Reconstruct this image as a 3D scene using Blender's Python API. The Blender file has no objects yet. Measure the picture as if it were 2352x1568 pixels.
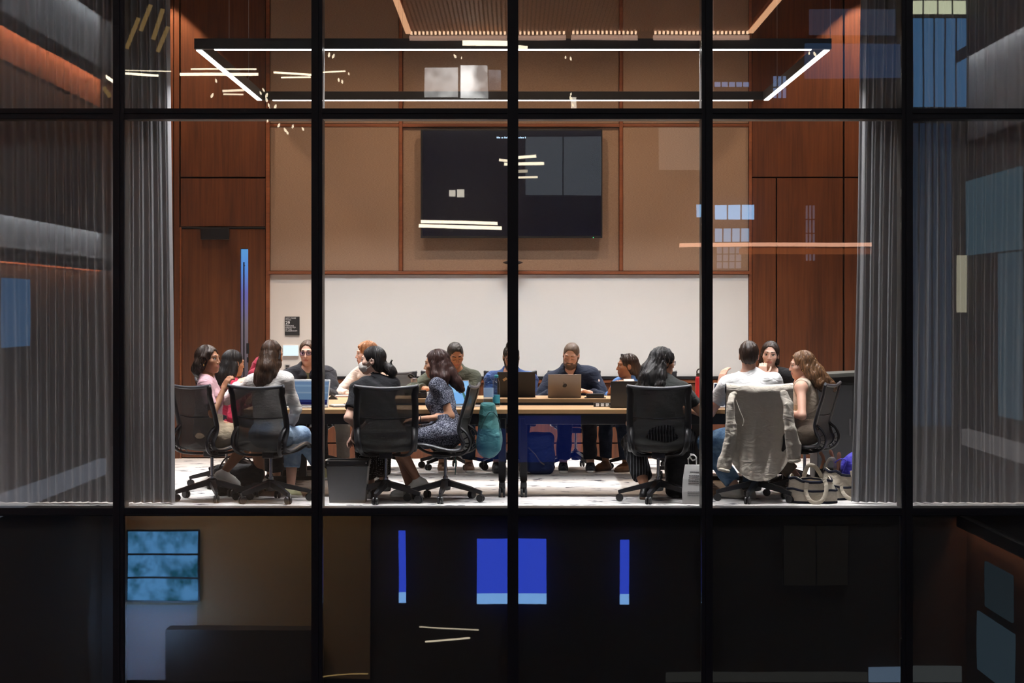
import bpy, bmesh, math, random
import numpy as np
from mathutils import Vector, Matrix, Euler
random.seed(7); np.random.seed(7)
SC = bpy.context.scene
COL = SC.collection
PI = math.pi

# ------------------------------------------------------------------ camera, sky, exposure
EYE = 1.575          # eye height above the classroom floor (the camera stands across the atrium)
DIST = 18.0          # camera to glass facade
FPX = 5220.0         # focal length in pixels of the 2352 px wide frame
cam_d = bpy.data.cameras.new('camera'); cam = bpy.data.objects.new('camera', cam_d); COL.objects.link(cam)
cam_d.sensor_width = 36.0; cam_d.lens = 36.0 * FPX / 2352.0
cam_d.shift_x = -2.0 / 2352.0; cam_d.shift_y = -74.0 / 2352.0
cam_d.clip_end = 200
cam.location = (0, -DIST, EYE); cam.rotation_euler = (PI / 2, 0, 0)
SC.camera = cam

world = bpy.data.worlds.new('world'); SC.world = world; world.use_nodes = True
world.node_tree.nodes['Background'].inputs[0].default_value = (0.10, 0.16, 0.34, 1)
world.node_tree.nodes['Background'].inputs[1].default_value = 0.02

vs = SC.view_settings
vs.view_transform = 'Standard'; vs.look = 'None'; vs.exposure = 0.0; vs.gamma = 1.0; vs.use_curve_mapping = False

SC.cycles.max_bounces = 6; SC.cycles.diffuse_bounces = 3; SC.cycles.glossy_bounces = 3; SC.cycles.transmission_bounces = 3; SC.cycles.transparent_max_bounces = 14
SC.cycles.caustics_reflective = False; SC.cycles.caustics_refractive = False; SC.cycles.adaptive_threshold = 0.03; SC.cycles.use_light_tree = False

PEND_W = 24.5        # watts of each metre of the pendant light bars
CEIL_W = 45.0        # watts of each recessed ceiling downlight
OLIVE_FILL = 1.0
HALL_FILL_W = 105.0  # watts of each added fill lamp high in the atrium

def W(px, py, Y):
    """world point at depth Y behind the facade that the photograph shows at pixel (px, py)"""
    s = FPX / (DIST + Y)
    return Vector(((px - 1178) / s, Y, EYE - (py - 710) / s))
def WX(px, Y): return (px - 1178) * (DIST + Y) / FPX
def WZ(py, Y): return EYE - (py - 710) * (DIST + Y) / FPX

# ------------------------------------------------------------------ materials
MATS = {}
def srgb(r, g, b):
    f = lambda c: ((c / 255.0 + 0.055) / 1.055) ** 2.4 if c / 255.0 > 0.04045 else c / 255.0 / 12.92
    return (f(r), f(g), f(b), 1.0)
def new_mat(name):
    m = bpy.data.materials.new(name); m.use_nodes = True
    nt = m.node_tree; b = nt.nodes['Principled BSDF']
    MATS[name] = m
    return m, nt, b
def plain(name, col, rough=0.6, metal=0.0, spec=0.5, var=0.0, vscale=30.0, bump=0.0, bscale=80.0, stretch=(1, 1, 1), sheen=0.0, emit=0.0):
    """colour with a little procedural variation and relief"""
    m, nt, b = new_mat(name)
    N, L = nt.nodes, nt.links
    b.inputs['Base Color'].default_value = col
    b.inputs['Roughness'].default_value = rough; b.inputs['Metallic'].default_value = metal
    b.inputs['Specular IOR Level'].default_value = spec
    if sheen: b.inputs['Sheen Weight'].default_value = sheen
    if emit:
        b.inputs['Emission Color'].default_value = col; b.inputs['Emission Strength'].default_value = emit
    tc = N.new('ShaderNodeTexCoord'); mp = N.new('ShaderNodeMapping'); mp.inputs['Scale'].default_value = stretch
    L.new(tc.outputs['Object'], mp.inputs['Vector'])
    if var:
        n = N.new('ShaderNodeTexNoise'); n.inputs['Scale'].default_value = vscale; n.inputs['Detail'].default_value = 4
        L.new(mp.outputs[0], n.inputs['Vector'])
        mx = N.new('ShaderNodeMix'); mx.data_type = 'RGBA'
        mx.inputs[6].default_value = tuple(c * (1 - var) for c in col[:3]) + (1,)
        mx.inputs[7].default_value = tuple(min(1, c * (1 + var)) for c in col[:3]) + (1,)
        L.new(n.outputs['Fac'], mx.inputs[0]); L.new(mx.outputs[2], b.inputs['Base Color'])
    if bump:
        n2 = N.new('ShaderNodeTexNoise'); n2.inputs['Scale'].default_value = bscale; n2.inputs['Detail'].default_value = 3
        L.new(mp.outputs[0], n2.inputs['Vector'])
        bp = N.new('ShaderNodeBump'); bp.inputs['Strength'].default_value = bump; bp.inputs['Distance'].default_value = 0.01
        L.new(n2.outputs['Fac'], bp.inputs['Height']); L.new(bp.outputs[0], b.inputs['Normal'])
    return m
def wood(name, c1, c2, rough=0.4, axis='z', scale=1.0):
    m, nt, b = new_mat(name); N, L = nt.nodes, nt.links
    tc = N.new('ShaderNodeTexCoord'); mp = N.new('ShaderNodeMapping')
    mp.inputs['Scale'].default_value = {'z': (38, 38, 1.3), 'x': (1.3, 38, 38), 'y': (38, 1.3, 38)}[axis]
    L.new(tc.outputs['Object'], mp.inputs['Vector'])
    n = N.new('ShaderNodeTexNoise'); n.inputs['Scale'].default_value = scale; n.inputs['Detail'].default_value = 6; n.inputs['Roughness'].default_value = 0.65
    n.inputs['Distortion'].default_value = 0.6
    L.new(mp.outputs[0], n.inputs['Vector'])
    mp2 = N.new('ShaderNodeMapping'); mp2.inputs['Scale'].default_value = {'z': (2.2, 2.2, 0.5), 'x': (0.5, 2.2, 2.2), 'y': (2.2, 0.5, 2.2)}[axis]
    L.new(tc.outputs['Object'], mp2.inputs['Vector'])
    n2 = N.new('ShaderNodeTexNoise'); n2.inputs['Scale'].default_value = 1.5; n2.inputs['Detail'].default_value = 2
    L.new(mp2.outputs[0], n2.inputs['Vector'])
    ad = N.new('ShaderNodeMath'); ad.operation = 'MULTIPLY_ADD'; ad.inputs[1].default_value = 0.5; L.new(n2.outputs['Fac'], ad.inputs[0])
    ml = N.new('ShaderNodeMath'); ml.operation = 'MULTIPLY'; ml.inputs[1].default_value = 0.6; L.new(n.outputs['Fac'], ml.inputs[0]); L.new(ml.outputs[0], ad.inputs[2])
    cr = N.new('ShaderNodeValToRGB'); cr.color_ramp.elements[0].position = 0.36; cr.color_ramp.elements[1].position = 0.72
    cr.color_ramp.elements[0].color = c1; cr.color_ramp.elements[1].color = c2
    L.new(ad.outputs[0], cr.inputs[0]); L.new(cr.outputs[0], b.inputs['Base Color'])
    b.inputs['Roughness'].default_value = rough
    return m
def emitter(name, col, strength, sample=True):
    m = bpy.data.materials.new(name); m.use_nodes = True; nt = m.node_tree
    if not sample: m.cycles.emission_sampling = 'NONE'
    nt.nodes.remove(nt.nodes['Principled BSDF'])
    e = nt.nodes.new('ShaderNodeEmission'); e.inputs[0].default_value = col; e.inputs[1].default_value = strength
    nt.links.new(e.outputs[0], nt.nodes['Material Output'].inputs[0]); MATS[name] = m
    return m
def glass_mat(name, f0=0.06, tint=(0.93, 0.95, 0.97, 1), wave=0.0, rough=0.0):
    """a thin pane: lets the view through and mirrors by the angle (Schlick)"""
    m = bpy.data.materials.new(name); m.use_nodes = True; nt = m.node_tree; N, L = nt.nodes, nt.links
    N.remove(N['Principled BSDF'])
    t = N.new('ShaderNodeBsdfTransparent'); t.inputs[0].default_value = tint
    g = N.new('ShaderNodeBsdfGlossy'); g.inputs['Roughness'].default_value = rough; g.inputs[0].default_value = (1, 1, 1, 1)
    ge = N.new('ShaderNodeNewGeometry'); dp = N.new('ShaderNodeVectorMath'); dp.operation = 'DOT_PRODUCT'
    L.new(ge.outputs['Incoming'], dp.inputs[0]); L.new(ge.outputs['True Normal'], dp.inputs[1])
    ab = N.new('ShaderNodeMath'); ab.operation = 'ABSOLUTE'; L.new(dp.outputs['Value'], ab.inputs[0])
    om = N.new('ShaderNodeMath'); om.operation = 'SUBTRACT'; om.inputs[0].default_value = 1.0; L.new(ab.outputs[0], om.inputs[1])
    pw = N.new('ShaderNodeMath'); pw.operation = 'POWER'; pw.inputs[1].default_value = 5.0; L.new(om.outputs[0], pw.inputs[0])
    ma = N.new('ShaderNodeMath'); ma.operation = 'MULTIPLY_ADD'; ma.inputs[1].default_value = 1 - f0; ma.inputs[2].default_value = f0
    L.new(pw.outputs[0], ma.inputs[0])
    mx = N.new('ShaderNodeMixShader'); L.new(ma.outputs[0], mx.inputs[0]); L.new(t.outputs[0], mx.inputs[1]); L.new(g.outputs[0], mx.inputs[2])
    L.new(mx.outputs[0], N['Material Output'].inputs[0])
    if wave:
        tc = N.new('ShaderNodeTexCoord'); n = N.new('ShaderNodeTexNoise'); n.inputs['Scale'].default_value = 1.3; n.inputs['Detail'].default_value = 1.0
        L.new(tc.outputs['Object'], n.inputs['Vector'])
        bp = N.new('ShaderNodeBump'); bp.inputs['Strength'].default_value = 1.0; bp.inputs['Distance'].default_value = wave
        L.new(n.outputs['Fac'], bp.inputs['Height']); L.new(bp.outputs[0], g.inputs['Normal'])
    MATS[name] = m
    return m
def see_mesh(name, col, solid=0.72, rough=0.6):
    """woven mesh one can look through"""
    m, nt, b = new_mat(name); N, L = nt.nodes, nt.links
    b.inputs['Base Color'].default_value = col; b.inputs['Roughness'].default_value = rough
    t = N.new('ShaderNodeBsdfTransparent'); mx = N.new('ShaderNodeMixShader'); mx.inputs[0].default_value = solid
    L.new(t.outputs[0], mx.inputs[1]); L.new(b.outputs[0], mx.inputs[2]); L.new(mx.outputs[0], N['Material Output'].inputs[0])
    return m
def sheer(name, col, trans=0.5, alpha=0.1):
    m, nt, b = new_mat(name); N, L = nt.nodes, nt.links
    b.inputs['Base Color'].default_value = col; b.inputs['Roughness'].default_value = 0.9; b.inputs['Specular IOR Level'].default_value = 0.1
    tl = N.new('ShaderNodeBsdfTranslucent'); tl.inputs[0].default_value = col
    m1 = N.new('ShaderNodeMixShader'); m1.inputs[0].default_value = trans
    L.new(b.outputs[0], m1.inputs[1]); L.new(tl.outputs[0], m1.inputs[2])
    t = N.new('ShaderNodeBsdfTransparent'); m2 = N.new('ShaderNodeMixShader'); m2.inputs[0].default_value = alpha
    L.new(m1.outputs[0], m2.inputs[1]); L.new(t.outputs[0], m2.inputs[2]); L.new(m2.outputs[0], N['Material Output'].inputs[0])
    return m

M_WOOD = wood('walnut_panel', (0.052, 0.014, 0.0045, 1), (0.150, 0.044, 0.012, 1), 0.45)
M_WOODX = wood('walnut_rail', (0.12, 0.034, 0.012, 1), (0.27, 0.085, 0.03, 1), 0.45, 'x')
M_DOOR = wood('walnut_door', (0.056, 0.016, 0.005, 1), (0.150, 0.048, 0.014, 1), 0.42, 'z', 0.7)
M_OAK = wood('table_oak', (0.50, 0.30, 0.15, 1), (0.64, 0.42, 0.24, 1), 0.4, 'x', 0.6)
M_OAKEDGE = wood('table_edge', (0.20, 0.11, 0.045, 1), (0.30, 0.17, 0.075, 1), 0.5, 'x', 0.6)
M_BLACK = plain('black_metal', (0.008, 0.008, 0.010, 1), 0.4, var=0.2)
M_FRAME = plain('mullion_black', (0.003, 0.0035, 0.007, 1), 0.5, spec=0.18)
M_FRAMELIT = plain('mullion_lit_inside', (0.10, 0.095, 0.09, 1), 0.5)  # black frame lightened to grey, standing in for room light on its inner sides
M_PLASTIC = plain('dark_plastic', (0.012, 0.012, 0.015, 1), 0.38)
M_RAIL = plain('chair_rail_grey', (0.022, 0.022, 0.026, 1), 0.32)
M_CHROME = plain('chrome', (0.55, 0.55, 0.56, 1), 0.25, metal=1.0)
M_CHAIRMESH = see_mesh('chair_mesh', (0.085, 0.083, 0.080, 1), 0.70)
M_WHITEBOARD = plain('whiteboard', (0.70, 0.71, 0.71, 1), 0.35, spec=0.3)
M_PAINT = plain('warm_paint', (0.72, 0.66, 0.60, 1), 0.7)
M_CEIL = plain('ceiling_paint', (0.35, 0.27, 0.22, 1), 0.9)
M_SCREENOFF = plain('screen_dark', (0.003, 0.003, 0.014, 1), 0.25)
M_WHITE = plain('white_plastic', (0.72, 0.72, 0.72, 1), 0.45)
M_PAPER = plain('paper', (0.74, 0.73, 0.71, 1), 0.8)
M_ALU = plain('aluminium', (0.42, 0.37, 0.33, 1), 0.4, metal=0.6)
M_STEEL = plain('satin_steel', (0.34, 0.31, 0.32, 1), 0.35, metal=0.7)

def fabric_panel_mat():
    m, nt, b = new_mat('wall_fabric'); N, L = nt.nodes, nt.links
    tc = N.new('ShaderNodeTexCoord')
    mp = N.new('ShaderNodeMapping'); mp.inputs['Scale'].default_value = (60, 60, 420); L.new(tc.outputs['Object'], mp.inputs['Vector'])
    n = N.new('ShaderNodeTexNoise'); n.inputs['Scale'].default_value = 1; n.inputs['Detail'].default_value = 2; L.new(mp.outputs[0], n.inputs['Vector'])
    cr = N.new('ShaderNodeValToRGB'); cr.color_ramp.elements[0].position = 0.3; cr.color_ramp.elements[1].position = 0.7
    cr.color_ramp.elements[0].color = (0.240, 0.155, 0.108, 1); cr.color_ramp.elements[1].color = (0.340, 0.238, 0.172, 1)
    L.new(n.outputs['Fac'], cr.inputs[0]); L.new(cr.outputs[0], b.inputs['Base Color']); b.inputs['Roughness'].default_value = 0.95
    b.inputs['Specular IOR Level'].default_value = 0.1
    return m
M_FABRIC = fabric_panel_mat()
def carpet_mat():
    m, nt, b = new_mat('carpet_pale'); N, L = nt.nodes, nt.links
    tc = N.new('ShaderNodeTexCoord')
    def noise(sc, loc, stretch, det=3):
        mp = N.new('ShaderNodeMapping'); mp.inputs['Scale'].default_value = stretch; mp.inputs['Location'].default_value = loc
        L.new(tc.outputs['Object'], mp.inputs['Vector'])
        n = N.new('ShaderNodeTexNoise'); n.inputs['Scale'].default_value = sc; n.inputs['Detail'].default_value = det
        L.new(mp.outputs[0], n.inputs['Vector']); return n.outputs['Fac']
    def ramp(src, a, bb, c0, c1):
        r = N.new('ShaderNodeValToRGB'); r.color_ramp.elements[0].position = a; r.color_ramp.elements[1].position = bb
        r.color_ramp.elements[0].color = c0; r.color_ramp.elements[1].color = c1
        L.new(src, r.inputs[0]); return r.outputs[0]
    base = ramp(noise(1, (0, 0, 0), (4, 60, 1)), 0.3, 0.7, (0.52, 0.50, 0.485, 1), (0.72, 0.70, 0.685, 1))
    d1 = ramp(noise(1, (3, 7, 0), (7, 9, 1), 5), 0.57, 0.60, (1, 1, 1, 1), (0, 0, 0, 1))
    d2 = ramp(noise(1, (9, 1, 0), (3.5, 40, 1), 6), 0.635, 0.675, (1, 1, 1, 1), (0, 0, 0, 1))
    d3 = ramp(noise(1, (5, 2, 0), (1.6, 5, 1), 2), 0.44, 0.54, (0, 0, 0, 1), (1, 1, 1, 1))
    mx = N.new('ShaderNodeMix'); mx.data_type = 'RGBA'; mx.blend_type = 'MULTIPLY'; mx.inputs[0].default_value = 1
    L.new(d1, mx.inputs[6]); L.new(d2, mx.inputs[7])
    lit = N.new('ShaderNodeMix'); lit.data_type = 'RGBA'; lit.blend_type = 'LIGHTEN'; lit.inputs[0].default_value = 1
    L.new(mx.outputs[2], lit.inputs[6]); L.new(d3, lit.inputs[7])
    fin = N.new('ShaderNodeMix'); fin.data_type = 'RGBA'; fin.inputs[6].default_value = (0.06, 0.06, 0.075, 1)
    L.new(lit.outputs[2], fin.inputs[0]); L.new(base, fin.inputs[7])
    L.new(fin.outputs[2], b.inputs['Base Color']); b.inputs['Roughness'].default_value = 0.95; b.inputs['Specular IOR Level'].default_value = 0.1
    return m
M_CARPET = carpet_mat()

# ------------------------------------------------------------------ mesh helpers
class MB:
    """collects shapes and links them as one mesh object"""
    def __init__(s): s.v, s.f, s.m = [], [], []
    def add(s, vs, fs, mi=0):
        o = len(s.v); s.v += [tuple(v) for v in vs]; s.f += [tuple(i + o for i in f) for f in fs]; s.m += [mi] * len(fs); return s
    def box(s, a, b, mi=0, M=None):
        x0, y0, z0 = a; x1, y1, z1 = b
        vs = [Vector(p) for p in ((x0,y0,z0),(x1,y0,z0),(x1,y1,z0),(x0,y1,z0),(x0,y0,z1),(x1,y0,z1),(x1,y1,z1),(x0,y1,z1))]
        if M is not None: vs = [M @ v for v in vs]
        return s.add(vs, [(0,3,2,1),(4,5,6,7),(0,1,5,4),(1,2,6,5),(2,3,7,6),(3,0,4,7)], mi)
    def cbox(s, a, b, c=0.005, mi=0, M=None):
        """box with chamfered edges"""
        bm = bmesh.new(); bmesh.ops.create_cube(bm, size=1.0)
        for v in bm.verts:
            v.co = Vector([a[i] + (v.co[i] + 0.5) * (b[i] - a[i]) for i in range(3)])
        bmesh.ops.bevel(bm, geom=bm.edges[:], offset=c, segments=2, affect='EDGES', profile=0.6)
        bm.verts.index_update()
        vs = [(M @ v.co) if M is not None else v.co.copy() for v in bm.verts]
        s.add(vs, [[v.index for v in f.verts] for f in bm.faces], mi); bm.free(); return s
    def tube(s, pts, r, n=8, mi=0, cap=True, closed=False, flat=1.0, up=None):
        """sweep a circle (or flattened ellipse) along points; r number or list"""
        pts = [Vector(p) for p in pts]; k = len(pts)
        rs = r if isinstance(r, (list, tuple)) else [r] * k
        vs, fs = [], []; prev = None
        for i, p in enumerate(pts):
            if closed: t = pts[(i + 1) % k] - pts[i - 1]
            else: t = pts[min(i + 1, k - 1)] - pts[max(i - 1, 0)]
            t = t.normalized() if t.length > 1e-9 else Vector((0, 0, 1))
            ref = Vector(up) if up is not None else (prev if prev is not None else (Vector((0, 0, 1)) if abs(t.z) < 0.9 else Vector((1, 0, 0))))
            a = (ref - t * ref.dot(t))
            a = a.normalized() if a.length > 1e-6 else t.orthogonal().normalized()
            b = t.cross(a); prev = a
            for j in range(n):
                q = 2 * PI * j / n
                vs.append(p + a * (math.cos(q) * rs[i] * flat) + b * (math.sin(q) * rs[i]))
        rng = k if closed else k - 1
        for i in range(rng):
            for j in range(n):
                i2 = (i + 1) % k
                fs.append((i * n + j, i * n + (j + 1) % n, i2 * n + (j + 1) % n, i2 * n + j))
        if cap and not closed:
            fs.append(tuple(range(n - 1, -1, -1))); fs.append(tuple((k - 1) * n + j for j in range(n)))
        return s.add(vs, fs, mi)
    def lathe(s, prof, n=20, mi=0, M=None, mis=None):
        """profile of (r, z) turned about z"""
        vs, fs, mm = [], [], []
        for r, z in prof:
            for j in range(n):
                q = 2 * PI * j / n; vs.append(Vector((r * math.cos(q), r * math.sin(q), z)))
        for i in range(len(prof) - 1):
            for j in range(n):
                fs.append((i * n + j, i * n + (j + 1) % n, (i + 1) * n + (j + 1) % n, (i + 1) * n + j)); mm.append(mis[i] if mis else mi)
        fs.append(tuple(range(n - 1, -1, -1))); mm.append(mis[0] if mis else mi)
        fs.append(tuple((len(prof) - 1) * n + j for j in range(n))); mm.append(mis[-1] if mis else mi)
        if M is not None: vs = [M @ v for v in vs]
        o = len(s.v); s.v += [tuple(v) for v in vs]; s.f += [tuple(i + o for i in f) for f in fs]; s.m += mm
        return s
    def prism(s, poly, h0, h1, mi=0, axis='z', M=None):
        """polygon (2D) extruded; axis z: (x,y) -> z; axis y: (x,z) -> y; axis x: (y,z) -> x"""
        n = len(poly)
        f = {'z': lambda p, h: (p[0], p[1], h), 'y': lambda p, h: (p[0], h, p[1]), 'x': lambda p, h: (h, p[0], p[1])}[axis]
        vs = [Vector(f(p, h0)) for p in poly] + [Vector(f(p, h1)) for p in poly]
        if M is not None: vs = [M @ v for v in vs]
        fs = [tuple(range(n - 1, -1, -1)), tuple(range(n, 2 * n))] + [(i, (i + 1) % n, n + (i + 1) % n, n + i) for i in range(n)]
        return s.add(vs, fs, mi)
    def loft(s, rings, mi=0, cap=True, closed=True):
        n = len(rings[0]); vs = [p for r in rings for p in r]; fs = []
        for i in range(len(rings) - 1):
            for j in range(n if closed else n - 1):
                fs.append((i * n + j, i * n + (j + 1) % n, (i + 1) * n + (j + 1) % n, (i + 1) * n + j))
        if cap and closed:
            fs.append(tuple(range(n - 1, -1, -1))); fs.append(tuple((len(rings) - 1) * n + j for j in range(n)))
        return s.add(vs, fs, mi)
    def sheet(s, grid, th, mi=0):
        """a grid of points made into a thin closed cloth of thickness th"""
        R, C = len(grid), len(grid[0]); P = np.array([[tuple(p) for p in row] for row in grid], float)
        du = np.gradient(P, axis=1); dv = np.gradient(P, axis=0); nn = np.cross(du, dv)
        nn /= (np.linalg.norm(nn, axis=2, keepdims=True) + 1e-12)
        A = P + nn * th / 2; Bq = P - nn * th / 2
        vs = [tuple(p) for p in A.reshape(-1, 3)] + [tuple(p) for p in Bq.reshape(-1, 3)]; o = R * C; fs = []
        for i in range(R - 1):
            for j in range(C - 1):
                a, b, c, d = i * C + j, i * C + j + 1, (i + 1) * C + j + 1, (i + 1) * C + j
                fs += [(a, b, c, d), (o + d, o + c, o + b, o + a)]
        for j in range(C - 1):
            fs += [(j + 1, j, o + j, o + j + 1), ((R-1)*C + j, (R-1)*C + j + 1, o + (R-1)*C + j + 1, o + (R-1)*C + j)]
        for i in range(R - 1):
            fs += [(i * C, (i+1) * C, o + (i+1) * C, o + i * C), ((i+1)*C + C-1, i*C + C-1, o + i*C + C-1, o + (i+1)*C + C-1)]
        return s.add(vs, fs, mi)
    def mesh(s, name, mats, smooth=False):
        me = bpy.data.meshes.new(name); me.from_pydata(s.v, [], s.f)
        for m in (mats if isinstance(mats, (list, tuple)) else [mats]): me.materials.append(m)
        me.polygons.foreach_set('material_index', s.m)
        if smooth:
            me.polygons.foreach_set('use_smooth', [True] * len(s.f))
            try: me.set_sharp_from_angle(angle=math.radians(50))
            except Exception: pass
        me.update(); return me
    def build(s, name, mats, parent=None, smooth=False, loc=None, rot=None, label=None):
        o = bpy.data.objects.new(name, s.mesh(name, mats, smooth)); COL.objects.link(o)
        if parent is not None: o.parent = parent
        if loc is not None: o.location = loc
        if rot is not None: o.rotation_euler = rot
        if label: o['label'] = label
        return o
def tag(o, label=None, cat=None, group=None, kind=None):
    if label: o['label'] = label
    if cat: o['category'] = cat
    if group: o['group'] = group
    if kind: o['kind'] = kind
    return o
def thing(name, label, cat, loc=(0, 0, 0), rz=0.0, group=None):
    o = bpy.data.objects.new(name, None); COL.objects.link(o); o.location = loc; o.rotation_euler = (0, 0, rz)
    o.empty_display_size = 0.1
    return tag(o, label, cat, group)
def struct(o, label=None): return tag(o, label, kind='structure')
def copy_tree(o, parent=None):
    c = o.copy(); COL.objects.link(c)
    c.parent = parent
    for ch in [x for x in KIDS.get(o.name, [])]:
        d = copy_tree(ch, c); KIDS.setdefault(c.name, []).append(d)
    return c
KIDS = {}
def kid(o, parent):
    KIDS.setdefault(parent.name, []).append(o); return o
# ================================================================== THE SETTING: classroom shell
YB = 6.0                     # face of the back wall
HW = 5.2                     # half width of the room
ZC = 5.4                     # ceiling
def bx(px): return WX(px, YB)
def bz(py): return WZ(py, YB)
struct(MB().box((-HW - .1, 0.24, -0.30), (HW + .1, YB + .2, 0.0)).build('floor', M_CARPET), 'pale grey carpet with dark dashes')
struct(MB().box((-HW - .1, 0.0, ZC), (HW + .1, YB + .2, ZC + .2)).build('ceiling', M_CEIL))
struct(MB().box((-HW - .12, 0.24, 0), (-HW, YB + .2, ZC)).build('wall_left', M_WOOD))
struct(MB().box((HW, 0.24, 0), (HW + .12, YB + .2, ZC)).build('wall_right', M_WOOD))
wb = struct(MB().box((-HW, YB + .05, 0), (HW, YB + .2, ZC)).build('wall_back', plain('wall_core', (0.05, 0.03, 0.02, 1), 0.9)), 'back wall with fabric panels, walnut panels and wainscot')
def panel(name, x0, x1, y0, y1, m, d0=0.0, d1=0.05, c=0.004):
    """a panel on the back wall given by its edges in the photograph"""
    return MB().cbox((bx(x0), YB + d0, bz(y1)), (bx(x1), YB + d1, bz(y0)), c).build(name, m, wb)
for a, b, d in ((621, 916, 0.0), (925, 1422, 0.03), (1431, 1719, 0.0)):
    panel('fabric_panel', a, b, 292, 622, M_FABRIC, d)
    panel('fabric_panel', a, b, -120, 283, M_FABRIC, d)
for x in (920.5, 1426.5): panel('wood_strip', x - 4, x + 4, -120, 622, M_WOODX, -0.012)
panel('wood_rail', 617, 1722, 284, 291, M_WOODX, -0.004)
panel('wood_rail', 617, 1722, 623, 629.5, M_WOODX, -0.035)
panel('paint_panel', 619, 734, 630, 868, M_PAINT, 0.012)
# wainscot under the board
panel('wood_rail', 617, 1722, 871, 879, M_WOODX, -0.02)
for a, b in ((618, 916), (918, 1176), (1178, 1426), (1428, 1721)):
    panel('wood_panel', a, b, 880, 1016, M_WOOD, 0.0)
    panel('plinth_panel', a, b, 1019, 1053, M_WOOD, -0.012)
# walnut at the door side
panel('wood_trim', 611, 620, -120, 1053, M_WOODX, -0.02)
for a, b in ((-60, 200), (202, 398)): panel('wood_panel', a, b, -120, 1053, M_WOOD)
panel('wood_panel', 400, 412, -120, 1053, M_WOOD, -0.01)
panel('wood_panel', 415, 610, -120, 406, M_WOOD)
panel('wood_panel', 415, 610, 410, 520, M_WOOD)
# walnut at the other side
panel('wood_trim', 1720, 1727, -120, 1053, M_WOODX, -0.012)
panel('wood_panel', 1728, 1936, -120, 406, M_WOOD)
panel('wood_panel', 1728, 1782, 409, 1053, M_WOOD)
panel('wood_panel', 1785, 1936, 409, 1053, M_WOOD)
for a, b in ((1940, 2080), (2082, 2240), (2242, 2400)):
    panel('wood_panel', a, b, -120, 406, M_WOOD)
    panel('wood_panel', a, b, 409, 1053, M_WOOD)
# door with its slot of glass, closer and lever
d1 = struct(MB().cbox((bx(418), YB + .005, bz(1050)), (bx(552), YB + .05, bz(526)), .004)
            .cbox((bx(570), YB + .005, bz(1050)), (bx(610), YB + .05, bz(526)), .004)
            .cbox((bx(552), YB + .005, bz(571)), (bx(570), YB + .05, bz(526)), .002)
            .cbox((bx(552), YB + .005, bz(1050)), (bx(570), YB + .05, bz(905)), .002).build('door_1', M_DOOR), 'walnut door with a tall glass slot')
MB().cbox((bx(462), YB - .05, bz(550)), (bx(527), YB + .005, bz(524)), .005).build('door_closer', M_BLACK, d1)
def slot_mat():
    m = bpy.data.materials.new('slot_light'); m.use_nodes = True; nt = m.node_tree; N, L = nt.nodes, nt.links
    N.remove(N['Principled BSDF']); e = N.new('ShaderNodeEmission')
    tc = N.new('ShaderNodeTexCoord'); sx = N.new('ShaderNodeSeparateXYZ'); L.new(tc.outputs['Generated'], sx.inputs[0])
    cr = N.new('ShaderNodeValToRGB'); E = cr.color_ramp.elements
    E[0].position = 0.0; E[0].color = (0.10, 0.07, 0.07, 1); E[1].position = 1.0; E[1].color = (0.14, 0.42, 0.85, 1)
    for p, c in ((0.48, (0.22, 0.17, 0.20, 1)), (0.70, (0.18, 0.17, 0.50, 1)), (0.86, (0.13, 0.33, 0.85, 1))):
        q = E.new(p); q.color = c
    L.new(sx.outputs[2], cr.inputs[0]); L.new(cr.outputs[0], e.inputs[0]); e.inputs[1].default_value = 0.9
    L.new(e.outputs[0], N['Material Output'].inputs[0]); return m
MB().box((bx(553), YB + .03, bz(905)), (bx(569), YB + .04, bz(572))).build('glass_slot', slot_mat(), d1, label='tall glass slot with the dusk-blue corridor light behind')
MB().tube([(bx(561), YB - .03, bz(602)), (bx(561), YB - .03, bz(1000))], 0.007).tube([(bx(561), YB + .03, bz(610)), (bx(561), YB - .03, bz(610))], .006).build('pull_bar', M_BLACK, d1)
MB().cbox((bx(566), YB - .015, bz(812)), (bx(572), YB + .01, bz(788)), .002).cbox((bx(567), YB - .015, bz(832)), (bx(571), YB + .01, bz(820)), .002).build('lock_plate', M_BLACK, d1)
panel('door_jamb', 412.5, 417, 522, 1053, M_WOODX, -0.01)
panel('door_head', 415, 611, 521, 524.5, M_BLACK, 0.0)

# ------------------------------------------------------------------ glass facade
MX = [-4.69, -3.125, -1.553, 0.0, 1.540, 3.125, 4.69]
ZT0, ZT1 = 3.083, 3.166          # upper transom
ZB0, ZB1 = -0.062, -0.001        # floor-level transom
n = 0
for x in MX:
    n += 1
    b = MB().box((x - .043, 0, -2.4), (x + .043, 0.06, 5.2), 0).box((x - .043, 0.0601, -2.4), (x + .043, 0.24, 5.2), 1).box((x - .012, -.016, -2.4), (x + .012, 0.0, 5.2), 0)
    struct(b.build('trim_%d' % n, [M_FRAME, M_FRAMELIT]), 'black vertical mullion of the glass facade')
for z0, z1, lip in ((ZT0, ZT1, 3.13), (ZB0, ZB1, -0.052)):
    for i in range(len(MX) - 1):
        n += 1
        a, c = MX[i] + .0431, MX[i + 1] - .0431
        b = MB().box((a, 0.004, z0), (c, 0.06, z1), 0).box((a, 0.0601, z0), (c, 0.24, z1), 1).box((a, -.014, lip - .004), (c, 0.004, lip + .004), 0)
        struct(b.build('trim_%d' % n, [M_FRAME, M_FRAMELIT]), 'black transom of the glass facade')
M_GLASS = glass_mat('facade_glass', 0.055, (0.95, 0.96, 0.97, 1), wave=0.00022, rough=0.008)
M_BACKPAN = plain('spandrel_dark', (0.006, 0.0055, 0.006, 1), 0.7)
k = 0
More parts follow.
